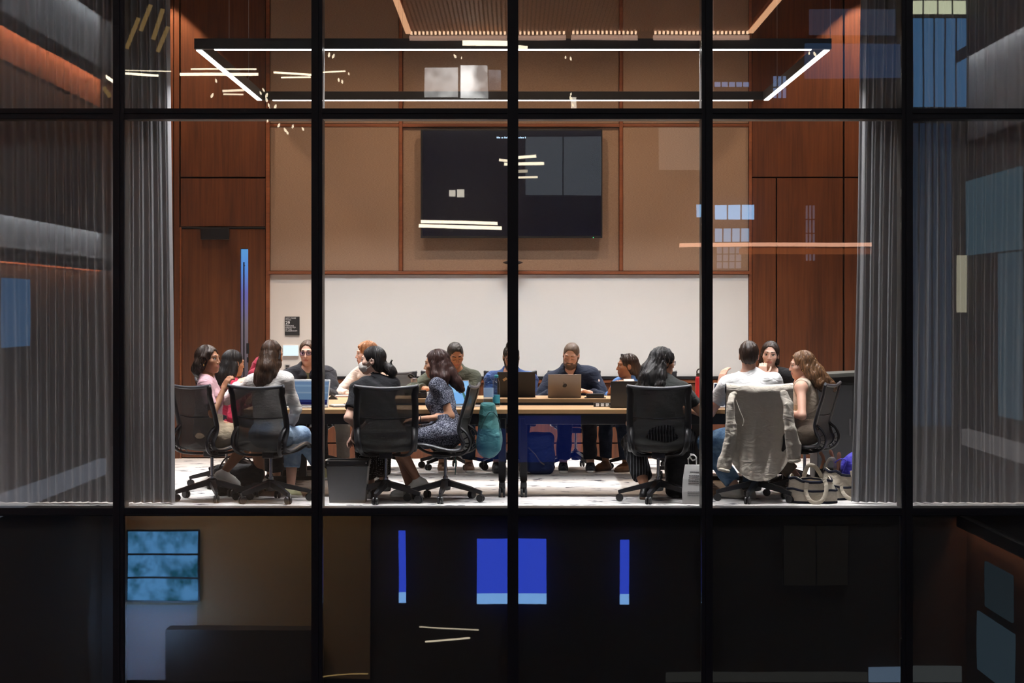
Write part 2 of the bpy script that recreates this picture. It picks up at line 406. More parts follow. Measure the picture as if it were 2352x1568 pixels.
for i in range(len(MX) - 1):
    a, c = MX[i] + .0432, MX[i + 1] - .0432
    for z0, z1 in ((ZT1, 5.2), (ZB1, ZT0), (-2.4, ZB0)):
        k += 1
        w = struct(MB().box((a, 0.030, z0), (c, 0.042, z1)).build('window_%d' % k, M_GLASS), 'pane of reflecting facade glass')
        if z0 < -1: MB().box((a, 0.14, z0), (c, 0.16, z1 - .005)).build('back_panel', M_BACKPAN, w)
# ------------------------------------------------------------------ curtains inside the glass
def curtain(name, x0, x1, seed, label, bunch, lean=0.0, mat=None):
    """pleated curtain from x0 to x1; 'bunch' = end where the pleats are pushed together"""
    rng = random.Random(seed); cols = []
    x = x0; u = 0.0
    xs = np.linspace(x0, x1, 420); ph = 0; prev = xs[0]; pts = []
    for q in xs:
        d = (q - x0) if bunch < 0 else (x1 - q)
        wl = 0.085 if d > 0.45 else 0.050
        ph += (q - prev) / wl * 2 * PI * (1 + 0.35 * math.sin(q * 5.1 + seed)); prev = q
        amp = 0.032 if d > 0.45 else 0.05
        pts.append((q, 0.42 + amp * math.sin(ph) + 0.018 * math.sin(q * 7 + seed), d))
    rows = []
    for j in range(14):
        t = j / 13.0; z = 0.012 + t * (5.0 - 0.012)
        rows.append([(px + lean * t * (1 if d < 0.5 else 0.4) + 0.006 * math.sin(6 * t + px * 9), py * (1 + 0.06 * math.sin(4 * t + px * 3)), z) for px, py, d in pts])
    o = MB().sheet(rows, 0.003).build(name, mat, smooth=True)
    tag(o, label, 'curtain')
    return o
M_SHEER = sheer('sheer_grey', (0.48, 0.48, 0.49, 1), 0.5, 0.05)
curtain('curtain', -5.15, WX(402, .45), 1, 'grey sheer curtain drawn towards the door side of the room', 1, -0.05, M_SHEER)
curtain('curtain', WX(1956, .45), 5.15, 2, 'grey sheer curtain beside the tote bags', -1, 0.09, M_SHEER)

# ------------------------------------------------------------------ pendant light
PZ = 3.662; PYC = 2.475
M_PEND = plain('pendant_black', (0.007, 0.007, 0.008, 1), 0.5)
M_LED = emitter('led_diffuser', (1.0, 0.97, 0.93, 1), 7.0, False)
pend = thing('pendant_light', 'large black rectangular pendant light with white light strips', 'pendant lamp', (0, PYC, PZ))
PX, PY0, PY1 = 2.557, 0.26, 4.69
def pbar(a, b, led0, led1):
    """one bar with its diffuser strip and area lamp, in pendant space"""
    a, b = Vector(a), Vector(b); ax = 0 if abs(b.x - a.x) > abs(b.y - a.y) else 1
    lo = Vector((min(a.x, b.x), min(a.y, b.y), 0)); hi = Vector((max(a.x, b.x), max(a.y, b.y), 0))
    e = Vector((0.0, 0.031, 0)) if ax == 0 else Vector((0.031, 0.0, 0))
    bar = MB().cbox(lo - e, hi + e + Vector((0, 0, 0.085)), 0.003).build('bar', M_PEND, pend)
    l0, l1 = lo.copy(), hi.copy(); l0[ax] += led0; l1[ax] -= led1
    e2 = e * 0.72
    st = MB().box(l0 - e2 - Vector((0, 0, 0.007)), l1 + e2 - Vector((0, 0, 0.0005))).build('light_strip', M_LED, bar)
    ld = bpy.data.lights.new('pendant_area', 'AREA'); ld.shape = 'RECTANGLE'
    ln = (l1 - l0)[ax]; ld.size = ln if ax == 0 else 0.045; ld.size_y = 0.045 if ax == 0 else ln
    ld.energy = PEND_W * ln; ld.color = (1.0, 0.985, 0.975); ld.spread = math.radians(94)
    lo_ = bpy.data.objects.new('pendant_area', ld); COL.objects.link(lo_); lo_.parent = pend
    m = (l0 + l1) / 2; lo_.location = (m.x, m.y, -0.014)
y0, y1 = PY0 - PYC, PY1 - PYC
pbar((-PX, y0, 0), (PX, y0, 0), .16, .16)
pbar((-PX, y1, 0), (PX, y1, 0), .16, .16)
pbar((-PX + .031, y0 + .032, 0), (-PX + .031, y1 - .032, 0), .0, .0)
pbar((PX - .031, y0 + .032, 0), (PX - .031, y1 - .032, 0), .0, .0)
for x, y in ((-2.28, y0), (2.55, y0), (-2.0, y1), (2.0, y1), (-2.52, 1.2), (2.52, 1.2)):
    MB().tube([(x, y, .08), (x, y, ZC - PZ)], 0.0022, 6).build('hanging_wire', M_STEEL, pend)
# ------------------------------------------------------------------ recessed ceiling downlights
M_DL = emitter('downlight_lens', (1.0, 0.72, 0.46, 1), 6.0, False)
for i, (x, y, wt, ang) in enumerate(((-3.8, 5.55, 1.0, 76), (3.8, 5.55, 1.0, 76), (-1.6, 4.3, 0.5, 120), (1.6, 4.3, 0.5, 120), (0, 4.3, .5, 120))):
    t = thing('downlight', ('ceiling downlight above the walnut door', 'ceiling downlight above the walnut wall opposite the door', 'ceiling downlight near the door end of the fabric wall', 'ceiling downlight near the far end of the fabric wall', 'ceiling downlight above the wall screen')[i], 'downlight', (x, y, ZC))
    MB().lathe([(.075, -.006), (.075, 0.0), (.055, 0.0)], 20).build('ring', M_BLACK, t)
    MB().lathe([(.054, -.003), (.054, -.001)], 20).build('lens', M_DL, t)
    ld = bpy.data.lights.new('downlight_spot', 'SPOT'); ld.energy = CEIL_W * 10 * wt; ld.color = (1.0, 0.70, 0.46); ld.spot_size = math.radians(ang); ld.spot_blend = 0.08 if ang < 100 else .6; ld.shadow_soft_size = 0.04
    lo_ = bpy.data.objects.new('downlight_spot', ld); COL.objects.link(lo_); lo_.parent = t; lo_.location = (0, 0, -0.02)

# ================================================================== THE ATRIUM behind the camera (seen mirrored in the glass)
TE = 24.0
def R(px, py, t=TE):
    s = FPX / (DIST + t)
    return Vector(((px - 1178) / s, -t, EYE - (py - 710) / s))
M_HALL = plain('hall_dark', (0.045, 0.038, 0.034, 1), 0.8)
M_HALLW = plain('hall_pale', (0.42, 0.42, 0.42, 1), 0.8)
M_OLIVE = plain('hall_olive', (0.30, 0.20, 0.10, 1), 0.8)
M_COPPER = plain('hall_copper', (0.55, 0.22, 0.10, 1), 0.5, var=0.3, vscale=8, stretch=(1, 14, 1))
XL, XR, ZF, ZH = -7.64, 8.42, -5.6, 8.0
struct(MB().box((XL - .2, -TE - .4, ZF), (XR + .2, -TE - .15, ZH)).build('wall_hall_end', M_HALL))
struct(MB().box((XL - .2, -TE - .2, ZF), (XL, -1.0, ZH)).build('wall_hall_left', M_HALL))
struct(MB().box((XR, -TE - .2, ZF), (XR + .2, -1.0, ZH)).build('wall_hall_right', M_HALL))
struct(MB().box((XL - .2, -TE - .2, ZF - .2), (XR + .2, -1.0, ZF)).build('floor_hall', M_HALL))
struct(MB().box((XL - .2, -TE - .2, ZH), (XR + .2, -1.0, ZH + .2)).build('ceiling_hall', M_HALL))
def em(col, k): 
    key = 'glow_%.2f_%.2f_%.2f_%.1f' % (col[0], col[1], col[2], k)
    return MATS.get(key) or emitter(key, tuple(col) + (1,), k, False)
def rbox(name, px0, px1, py0, py1, m, t=TE, d=0.06):
    a, b = R(px0, py1, t), R(px1, py0, t)
    return MB().box((a.x, -t - d, a.z), (b.x, -t, b.z)).build(name, m)
def hall_thing(o, label, cat, group=None): return tag(o, label, cat, group)
WARM, COOL, COPP = (1.0, 0.86, 0.62), (0.95, 0.97, 1.0), (1.0, 0.42, 0.20)
# olive wall piece, pale floor by the dusk window
struct(rbox('wall_hall_olive', 285, 850, 1150, 1560, M_OLIVE, TE - .02, .1))
def light(name, kind, loc, energy, col, size=1.0, size_y=None, rot=(0, 0, 0), spread=180):
    ld = bpy.data.lights.new(name, kind); ld.energy = energy; ld.color = col
    if kind == 'AREA':
        ld.size = size; ld.shape = 'RECTANGLE' if size_y else 'SQUARE'
        if size_y: ld.size_y = size_y
        ld.spread = math.radians(spread)
    o = bpy.data.objects.new(name, ld); COL.objects.link(o); o.location = loc; o.rotation_euler = rot; return o
c = R(560, 1190, TE - 1.6)
light('olive_wall_fill', 'AREA', (c.x, c.y, c.z + .6), 60 * OLIVE_FILL, (1.0, 0.78, 0.5), 4.0, .3, (math.radians(-28), 0, 0))  # added lamp, unseen, gives the olive wall its brightness
# tubes
tubes = [((1062, 97), (1168, 99), 6, 14), ((1186, 108), (1212, 110), 5, 12), ((412, 170), (592, 170), 3.2, 14), ((437, 158), (588, 158), 1.6, 14),
         ((283, 167), (362, 173), 2.6, 14), ((628, 166), (718, 171), 2.2, 14), ((645, 178), (712, 176), 1.6, 14), ((277, 160), (392, 163), 1.2, 9), ((232, 168), (262, 188), 3.5, 14),
         ((740, 165), (792, 162), 1.6, 12), ((510, 208), (560, 206), 2.5, 9), ((512, 215), (558, 216), 1.6, 9),
         ((1146, 366), (1166, 368), 3, 10), ((1190, 360), (1232, 357), 3.2, 12), ((1158, 376), (1250, 374), 3.4, 12), ((1180, 408), (1235, 406), 2.4, 9), ((1180, 394), (1212, 392), 3.4, 4),
         ((966, 509), (1142, 513), 3.4, 14), ((961, 519), (1152, 524), 3.8, 14),
         ((684, 1482), (695, 1512), 1.8, 9), ((714, 1497), (721, 1530), 1.8, 9), ((704, 1524), (716, 1545), 1.8, 9),
         ((962, 1440), (1100, 1448), 1.4, 4), ((975, 1474), (1080, 1466), 2, 5)]
fix = [(0, 2, 'thick warm light tubes mirrored at the top of the central mullion'), (2, 4, 'pair of long warm light tubes mirrored over the walnut above the door'), (4, 5, 'warm light tube mirrored over the folded curtain'),
       (5, 7, 'pair of warm light tubes mirrored beside the door side mullion'), (7, 8, 'thin faint light tube mirrored over the folded curtain'), (8, 9, 'short slanting light tube mirrored at the outer left mullion'), (9, 10, 'short light tube mirrored just inside the second pane'),
       (10, 12, 'two small light tubes mirrored under the pendant corner'), (12, 17, 'cluster of light tubes mirrored over the middle of the wall screen'), (17, 19, 'two long bright light tubes mirrored along the bottom of the wall screen'), (19, 22, 'three slanting light tubes mirrored low in the dark glass'), (22, 24, 'two thin light tubes mirrored in the dark glass below the blue screen')]
for i0, i1, lab in fix:
    c0 = R(*tubes[i0][0], TE - .6); t = thing('tube_lamp', lab, 'tube lamp', c0)
    for a, b, r, k in tubes[i0:i1]:
        A, B = R(a[0], a[1], TE - .6) - c0, R(b[0], b[1], TE - .6) - c0
        MB().tube([A, B], r / 124.0, 8).build('light_tube', em(WARM, k), t)
# chandelier of small glass drops
rng = random.Random(4)
clusters = [('chandelier', 'chandelier of small warm drops mirrored beside the door side mullion', 'chandelier', [(604, 205), (598, 213), (606, 208), (612, 218), (612, 228), (617, 240), (620, 248), (625, 252), (632, 243), (609, 265), (614, 276), (640, 286), (655, 297), (672, 289), (660, 303), (695, 295)]),
  ('spot_lamp', 'two separate warm lamp drops mirrored over the walnut above the door', 'lamp', [(486, 218), (495, 185)]), ('spot_lamp', 'twin small lamps mirrored under the pendant in the second pane', 'lamp', [(755, 125), (765, 128)]),
  ('spot_lamp', 'three small lamps mirrored above the left fabric panel', 'lamp', [(777, 182), (785, 186), (800, 168)]), ('spot_lamp', 'twin small lamps mirrored above the bright white window', 'lamp', [(1045, 128), (1060, 132)]),
  ('spot_lamp', 'twin small lamps mirrored under the pendant in the third pane', 'lamp', [(1300, 131), (1312, 134)]), ('spot_lamp', 'string of lamp drops mirrored across the transom above the screen', 'lamp', [(1312, 225), (1316, 240), (1308, 268), (1312, 215)]), ('spot_lamp', 'twin small lamps mirrored at the pendant corner over the walnut wall', 'lamp', [(1860, 122), (1873, 124)])]
for nm, lab, cat, pts in clusters:
    c0 = R(*pts[0], TE - .8); t = thing(nm, lab, cat, c0)
    for px, py in pts:
        c = R(px, py, TE - .8) - c0; r = rng.uniform(1.4, 3.0) / 124
        M = Matrix.Translation(c) @ Euler((0, rng.uniform(-.6, .6), 0)).to_matrix().to_4x4()
        MB().lathe([(.2 * r, -2.0 * r), (r, -.8 * r), (.8 * r, .8 * r), (.2 * r, 2 * r)], 8, M=M).build('lamp_drop', em(WARM, 9.0), t)
for px, py, w, h, lab in ((1032, 436, 14, 14, 'smaller square wall lamp mirrored over the dark screen'), (1050, 434, 16, 18, 'larger square wall lamp mirrored over the dark screen'), (1312, 222, 12, 26, 'upright square wall lamp mirrored under the pendant')):
    tag(rbox('wall_lamp', px, px + w, py, py + h, em((1, .9, .74), 5.0), TE - .5, .1), lab, 'lamp')
# bright studio window, cool panels, dusk windows
def frame_bars(o_parent, px0, px1, py0, py1, cols, rows, m, t=TE - .05, w=2.5):
    b = MB(); rows = max(rows, 1)
    for i in range(cols + 1):
        x = px0 + (px1 - px0) * i / cols; p, q = R(x - w / 2, py1, t), R(x + w / 2, py0, t); b.box((p.x, -t - .02, p.z), (q.x, -t + .06, q.z))
    for j in range(rows + 1):
        y = py0 + (py1 - py0) * j / rows; p, q = R(px0, y + w / 2, t), R(px1, y - w / 2, t); b.box((p.x, -t - .02, p.z), (q.x, -t + .06, q.z))
    return b.build('window_bars', m, o_parent)
def soft_glow(col, k):
    key = 'soft_%.2f_%.2f' % (col[1], k)
    if key in MATS: return MATS[key]
    m = emitter(key, tuple(col) + (1,), k, False); nt = m.node_tree; N, L = nt.nodes, nt.links; e = N['Emission']
    tc = N.new('ShaderNodeTexCoord'); n_ = N.new('ShaderNodeTexNoise'); n_.inputs['Scale'].default_value = 2.2; L.new(tc.outputs['Object'], n_.inputs['Vector'])
    cr = N.new('ShaderNodeMapRange'); cr.inputs[1].default_value = .35; cr.inputs[2].default_value = .65; cr.inputs[3].default_value = k * .25; cr.inputs[4].default_value = k * 1.25
    L.new(n_.outputs['Fac'], cr.inputs[0]); L.new(cr.outputs[0], e.inputs[1]); return m
PXL, PXR = 1178 + XL * FPX / (DIST + TE), 1178 + XR * FPX / (DIST + TE)
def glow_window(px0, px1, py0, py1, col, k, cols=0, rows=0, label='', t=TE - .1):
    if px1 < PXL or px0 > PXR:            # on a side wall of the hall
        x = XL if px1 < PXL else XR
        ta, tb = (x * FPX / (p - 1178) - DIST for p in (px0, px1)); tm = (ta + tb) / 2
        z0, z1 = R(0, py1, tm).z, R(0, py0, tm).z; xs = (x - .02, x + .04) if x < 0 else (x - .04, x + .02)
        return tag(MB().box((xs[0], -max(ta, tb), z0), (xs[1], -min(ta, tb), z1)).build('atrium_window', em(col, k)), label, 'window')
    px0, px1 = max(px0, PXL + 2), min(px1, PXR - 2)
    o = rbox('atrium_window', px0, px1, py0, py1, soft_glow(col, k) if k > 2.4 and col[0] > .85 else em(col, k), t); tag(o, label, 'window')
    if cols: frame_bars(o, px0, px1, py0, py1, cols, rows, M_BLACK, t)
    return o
glow_window(975, 1052, 155, 222, (1, .97, .93), 4.0, 0, 0, 'dimmer half of the bright white window mirrored above the screen')
glow_window(1058, 1120, 150, 224, (1, .98, .95), 8.0, 0, 0, 'bright white window mirrored above the wall screen')
glow_window(1122, 1150, 160, 205, (.9, .92, 1), 2.5, 0, 0, 'narrow grey window mirrored beside the bright white one')
glow_window(1206, 1382, 312, 450, (.62, .72, .80), 0.55, 2, 1, 'pale grey window mirrored over the wall screen')
glow_window(1515, 1610, 292, 390, (.9, .78, .66), 0.55, 0, 0, 'pale beige panel mirrored over the fabric wall')
glow_window(1640, 1734, 468, 504, (.30, .62, 1.0), 6.0, 3, 1, 'bright blue dusk window mirrored over the right fabric panel')
glow_window(1600, 1617, 468, 497, (.30, .62, 1.0), 5.0, 0, 0, 'small blue window mirrored at the mullion')
glow_window(1640, 1722, 522, 556, (.35, .66, 1.0), 3.5, 4, 1, 'lower blue dusk window mirrored over the right fabric panel')
glow_window(1645, 1705, 566, 618, (.5, .62, .8), 1.2, 4, 3, 'grid of pale blue panes mirrored above the whiteboard')
glow_window(1850, 1874, 470, 600, (.5, .58, .8), 0.9, 3, 4, 'narrow strip of pale panes mirrored over the walnut wall')
glow_window(1640, 1722, 186, 200, (.35, .55, 1.0), 2.4, 5, 0, 'row of small blue panes mirrored below the pendant')
glow_window(1775, 1808, 172, 226, (.35, .55, 1.0), 2.0, 3, 2, 'blue panes mirrored at the end of the pendant')
glow_window(1860, 2058, 20, 80, (.25, .36, .60), 0.55, 0, 0, 'dim blue clerestory mirrored over the walnut wall')
glow_window(1850, 2078, 100, 178, (.12, .26, .55), 0.75, 0, 0, 'dim blue window mirrored over the curtain')
glow_window(2096, 2232, 40, 246, (.16, .44, .88), 1.5, 5, 1, 'tall blue dusk window mirrored over the right curtain')
glow_window(2088, 2222, 0, 34, (.78, .82, .55), 5.0, 4, 0, 'pale green lit window mirrored at the top right')
glow_window(2200, 2296, 586, 718, (1.0, .93, .66), 1.9, 0, 0, 'cream lit room mirrored over the right curtain')
glow_window(2096, 2188, 280, 980, (.10, .25, .46), 0.45, 6, 1, 'dim blue window wall mirrored over the right curtain')
glow_window(2225, 2352, 400, 580, (.16, .36, .48), 0.9, 4, 1, 'teal dusk window mirrored over the right curtain')
glow_window(2300, 2352, 580, 960, (.16, .34, .46), 0.8, 1, 2, 'lower teal dusk window mirrored over the right curtain')
glow_window(2206, 2298, 724, 850, (.42, .52, .56), 0.6, 4, 1, 'grey lit room mirrored over the right curtain')
glow_window(0, 62, 640, 796, (.12, .38, .80), 1.1, 4, 1, 'blue dusk window mirrored over the left curtain')
# warm pendant streak over the walnut wall
o = rbox('light_cove', 1562, 2004, 557, 566, em((1.0, .52, .34), 5.5), TE - .4); tag(o, 'long copper light cove mirrored across the walnut wall', 'light cove')
o = rbox('light_cove', 1700, 2004, 570, 584, em((1.0, .30, .10), 0.8), TE - .4); tag(o, 'dim copper soffit mirrored under the light cove', 'light cove')
gs = thing('light_rail', 'gold slanting light streaks mirrored over the folded curtain by the door', 'light line', R(318, 40))
for pa, pb in (((318, 40), (290, 110)), ((345, 10), (322, 70)), ((372, 20), (350, 90)), ((384, 60), (360, 118)), ((236, 200), (252, 222))):
    MB().tube([R(*pa) - gs.location, R(*pb) - gs.location], 5 / 124, 8).build('light_line', em((1, .62, .2), 1.1), gs)
# gold railing curves in the lower hall
gr = thing('light_rail', 'gold curved light lines mirrored at the bottom of the dark glass', 'light line', R(500, 1544))
for (pa, pb, pc, r, k) in (((500, 1544), (600, 1534), (728, 1552), 2.2, 2.2), ((735, 1556), (800, 1546), (846, 1548), 3.0, 2.0), ((520, 1560), (620, 1556), (720, 1562), 1.6, 1.2)):
    A, B, C = R(*pa), R(*pb), R(*pc)
    pts = [A * (1 - s) ** 2 + B * 2 * s * (1 - s) + C * s * s for s in [i / 10 for i in range(11)]]
    MB().tube([q - gr.location for q in pts], r / 124, 8).build('light_line', em((1, .66, .25), k), gr)
# lower hall: dusk window with pale floor, wall screen, slots
def dusk_mat():
    m = bpy.data.materials.new('dusk_view'); m.use_nodes = True; nt = m.node_tree; N, L = nt.nodes, nt.links
    N.remove(N['Principled BSDF']); e = N.new('ShaderNodeEmission'); tc = N.new('ShaderNodeTexCoord')
    n_ = N.new('ShaderNodeTexNoise'); n_.inputs['Scale'].default_value = 3.2; n_.inputs['Detail'].default_value = 7; L.new(tc.outputs['Object'], n_.inputs['Vector'])
    cr = N.new('ShaderNodeValToRGB'); E = cr.color_ramp.elements; E[0].position = .38; E[0].color = (.015, .13, .22, 1); E[1].position = .62; E[1].color = (.16, .50, 1.0, 1)
    L.new(n_.outputs['Fac'], cr.inputs[0]); L.new(cr.outputs[0], e.inputs[0]); e.inputs[1].default_value = 3.4
    L.new(e.outputs[0], N['Material Output'].inputs[0]); return m
o = rbox('atrium_window', 290, 456, 1218, 1382, dusk_mat(), TE - .1); tag(o, 'blue garden window of the lower hall, mirrored in the dark glass', 'window'); frame_bars(o, 290, 456, 1218, 1382, 1, 3, M_BLACK, TE - .1, 4)
struct(rbox('wall_hall_pale', 284, 452, 1390, 1562, M_HALLW, TE - .03, .1))
o = rbox('hall_counter', 378, 720, 1448, 1566, M_HALL, TE - .9, .6); tag(o, 'dark counter of the lower hall, mirrored in the dark glass', 'counter')
c = R(330, 1440, TE - 1.5); light('pale_wall_fill', 'AREA', c, 75, (.30, .55, 1.0), 1.2, .5, (math.radians(-90), 0, 0), 140)  # added blue fill for the pale wall below the window, no skylight there
def wscreen(px0, px1, py0, py1, label):
    t = TE - .1; o = rbox('wall_screen', px0, px1, py0, py1, em((.05, .11, 1.0), 4.2), t); tag(o, label, 'screen')
    p, q = R(px0, py1, t - .02), R(px1, py1 - 24, t - .02)
    MB().box((p.x, -t - .01, p.z), (q.x, -t + .02, q.z)).build('caption_band', em((.25, .52, 1.0), 6.0), o)
wscreen(1095, 1255, 1238, 1388, 'large blue screen of the lower hall, mirrored in the dark glass')
wscreen(915, 931, 1220, 1386, 'sliver of blue screen mirrored in the dark glass, with a copper rail beside it')
wscreen(1425, 1446, 1240, 1390, 'sliver of blue screen mirrored in the dark glass, right of the large one')
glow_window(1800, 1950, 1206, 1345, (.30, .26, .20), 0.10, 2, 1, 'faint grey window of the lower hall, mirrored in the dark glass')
glow_window(1530, 1995, 1545, 1568, (.42, .42, .38), 0.30, 0, 0, 'faint glowing strip standing in for pale floor of the lower hall')  # upright emissive box, its own glow replaces a lit floor
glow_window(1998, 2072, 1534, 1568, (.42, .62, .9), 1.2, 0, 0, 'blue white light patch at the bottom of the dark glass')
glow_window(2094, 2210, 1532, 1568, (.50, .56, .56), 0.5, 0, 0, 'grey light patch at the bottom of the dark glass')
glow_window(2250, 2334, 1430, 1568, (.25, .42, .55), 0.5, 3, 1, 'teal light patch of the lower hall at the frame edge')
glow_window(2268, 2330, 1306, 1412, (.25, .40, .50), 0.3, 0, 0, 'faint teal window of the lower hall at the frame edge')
# copper ceiling with a beaded light edge
zc = R(1178, 74, TE).z
cp = thing('copper_ceiling', 'slatted copper ceiling with a glowing edge, mirrored above the pendant', 'ceiling panel', (0, -22, zc))
xa, xb = R(938, 74).x, R(1724, 74).x
nb = 84
for i in range(nb):
    x = xa + (xb - xa) * (i + .5) / nb
    MB().box((x - .022, -2.0, .02), (x + .022, 3.2, .09)).build('copper_slat', M_COPPER, cp)
for px0, px1 in ((940, 1164), (1180, 1300), (1312, 1465), (1502, 1616), (1634, 1722)):
    a, b = R(px0, 74).x, R(px1, 74).x
    m = max(2, int((b - a) / .075)); bb = MB()
    for i in range(m):
        x = a + (b - a) * (i + .5) / m; bb.box((x - .018, -2.0, -.035), (x + .018, -1.9, .015))
    bb.build('light_bead_row', em((1, .66, .42), 9.0), cp)
    MB().box((a, -2.02, -.14), (b, -2.0, -.05)).build('light_edge', em((1, .62, .46), 2.6), cp)
for x in (xa, xb):
    MB().box((x - .05, -2.0, -.02), (x + .05, 3.2, .02)).build('light_edge', emitter('edge_glow', (1, .52, .28, 1), 6.0), cp)
# light coves along the side walls
def cove(x, side, py_at_corner, h, col, k, label, t1=7.0, band=0):
    z = R(1178, py_at_corner, TE).z
    x0, x1 = (x, x + .12) if side < 0 else (x - .12, x)
    o = MB().box((x0, -TE + .05, z - h), (x1, -t1, z)).build('light_cove', emitter('cove_glow', tuple(col) + (1,), k)); tag(o, label, 'light cove')
    if band:
        xw = (x, x + .02) if side < 0 else (x - .02, x)
        struct(MB().box((xw[0], -TE + .05, z - h - band), (xw[1], -t1, z - h)).build('wall_hall_band', M_HALLW))
def wash_cove(x, side, py, watts, col, band, m, label, t1=7.0):
    z = R(1178, py, TE).z; L_ = TE - .05 - t1; ym = -(TE - .05 + t1) / 2
    t = thing('light_cove', label, 'light cove', (x, ym, z)); d = 1 if side < 0 else -1
    xs = lambda p, q: (min(d * p, d * q), max(d * p, d * q))
    p, q = xs(0, .22); MB().box((p, -L_ / 2, 0), (q, L_ / 2, .06)).build('shelf', M_HALL, t)
    p, q = xs(.20, .22); MB().box((p, -L_ / 2, -.15), (q, L_ / 2, 0)).build('fascia', M_HALL, t)
    p, q = xs(0, .012); MB().box((p, -L_ / 2, -band), (q, L_ / 2, -.001)).build('lit_wall_band', m, t)
    ld = bpy.data.lights.new('cove_area', 'AREA'); ld.shape = 'RECTANGLE'; ld.size = .08; ld.size_y = L_; ld.energy = watts; ld.color = col
    o = bpy.data.objects.new('cove_area', ld); COL.objects.link(o); o.parent = t; o.location = (d * .13, 0, -.004)
M_BANDC = plain('copper_band', (.75, .42, .28, 1), .6, var=.12, vscale=3)
wash_cove(XL, -1, 178, 800, (1, .42, .22), .55, M_BANDC, 'broad copper light cove mirrored in the top left pane')
wash_cove(XL, -1, 34, 700, (.85, .93, 1), 1.1, M_HALLW, 'white light cove mirrored at the top of the left curtain')
wash_cove(XL, -1, 520, 650, (.88, .94, 1), .60, M_HALLW, 'white light cove mirrored halfway up the left curtain')
wash_cove(XL, -1, 604, 320, (1, .40, .2), .16, M_BANDC, 'thin copper light cove mirrored on the left curtain')
cove(XL, -1, 1052, .30, (.7, .8, 1), .6, 'pale light band mirrored low on the left curtain')
wash_cove(XR, 1, 126, 700, (.9, .95, 1), 1.6, M_HALLW, 'white light cove mirrored in the top right pane')
cove(XR, 1, 985, .30, (.85, .8, .8), .5, 'pale light band mirrored low on the right curtain')
wash_cove(XR, 1, 1190, 320, (1, .36, .16), .14, M_BANDC, 'copper light cove mirrored at the lower right')
glow_window(1190, 1335, 955, 1062, (.04, .12, 1.0), .32, 0, 0, 'dim blue patch of light mirrored under the far table')  # glowing box added to give a blue reflection, no known window
glow_window(1095, 1162, 985, 1060, (.04, .16, .8), .25, 0, 0, 'dim blue patch of light mirrored over the backpack')  # second added glow for the blue reflection, not a known window

# added fill lamps, out of view, brightening the near side through the glass
for i, x in enumerate((-4.5, 0.4, 5.2)):
    t = thing('atrium_fill_lamp', ('added atrium fill lamp over the door side', 'added atrium fill lamp over the middle', 'added atrium fill lamp over the tote bag side')[i], 'fill lamp', (x, -11.0, ZH - .05))
    MB().cbox((-.16, -2.6, -.06), (.16, 2.6, .04), .01).build('housing', M_BLACK, t)
    ld = bpy.data.lights.new('lamp_area', 'AREA'); ld.shape = 'RECTANGLE'; ld.size = .26; ld.size_y = 5.0; ld.energy = HALL_FILL_W; ld.color = (1.0, .95, .90)
    lo_ = bpy.data.objects.new('lamp_area', ld); COL.objects.link(lo_); lo_.parent = t; lo_.location = (0, 0, -.07)
    MB().box((-.13, -2.5, -.068), (.13, 2.5, -.061)).build('diffuser', em((1, .95, .9), 4.0), t)
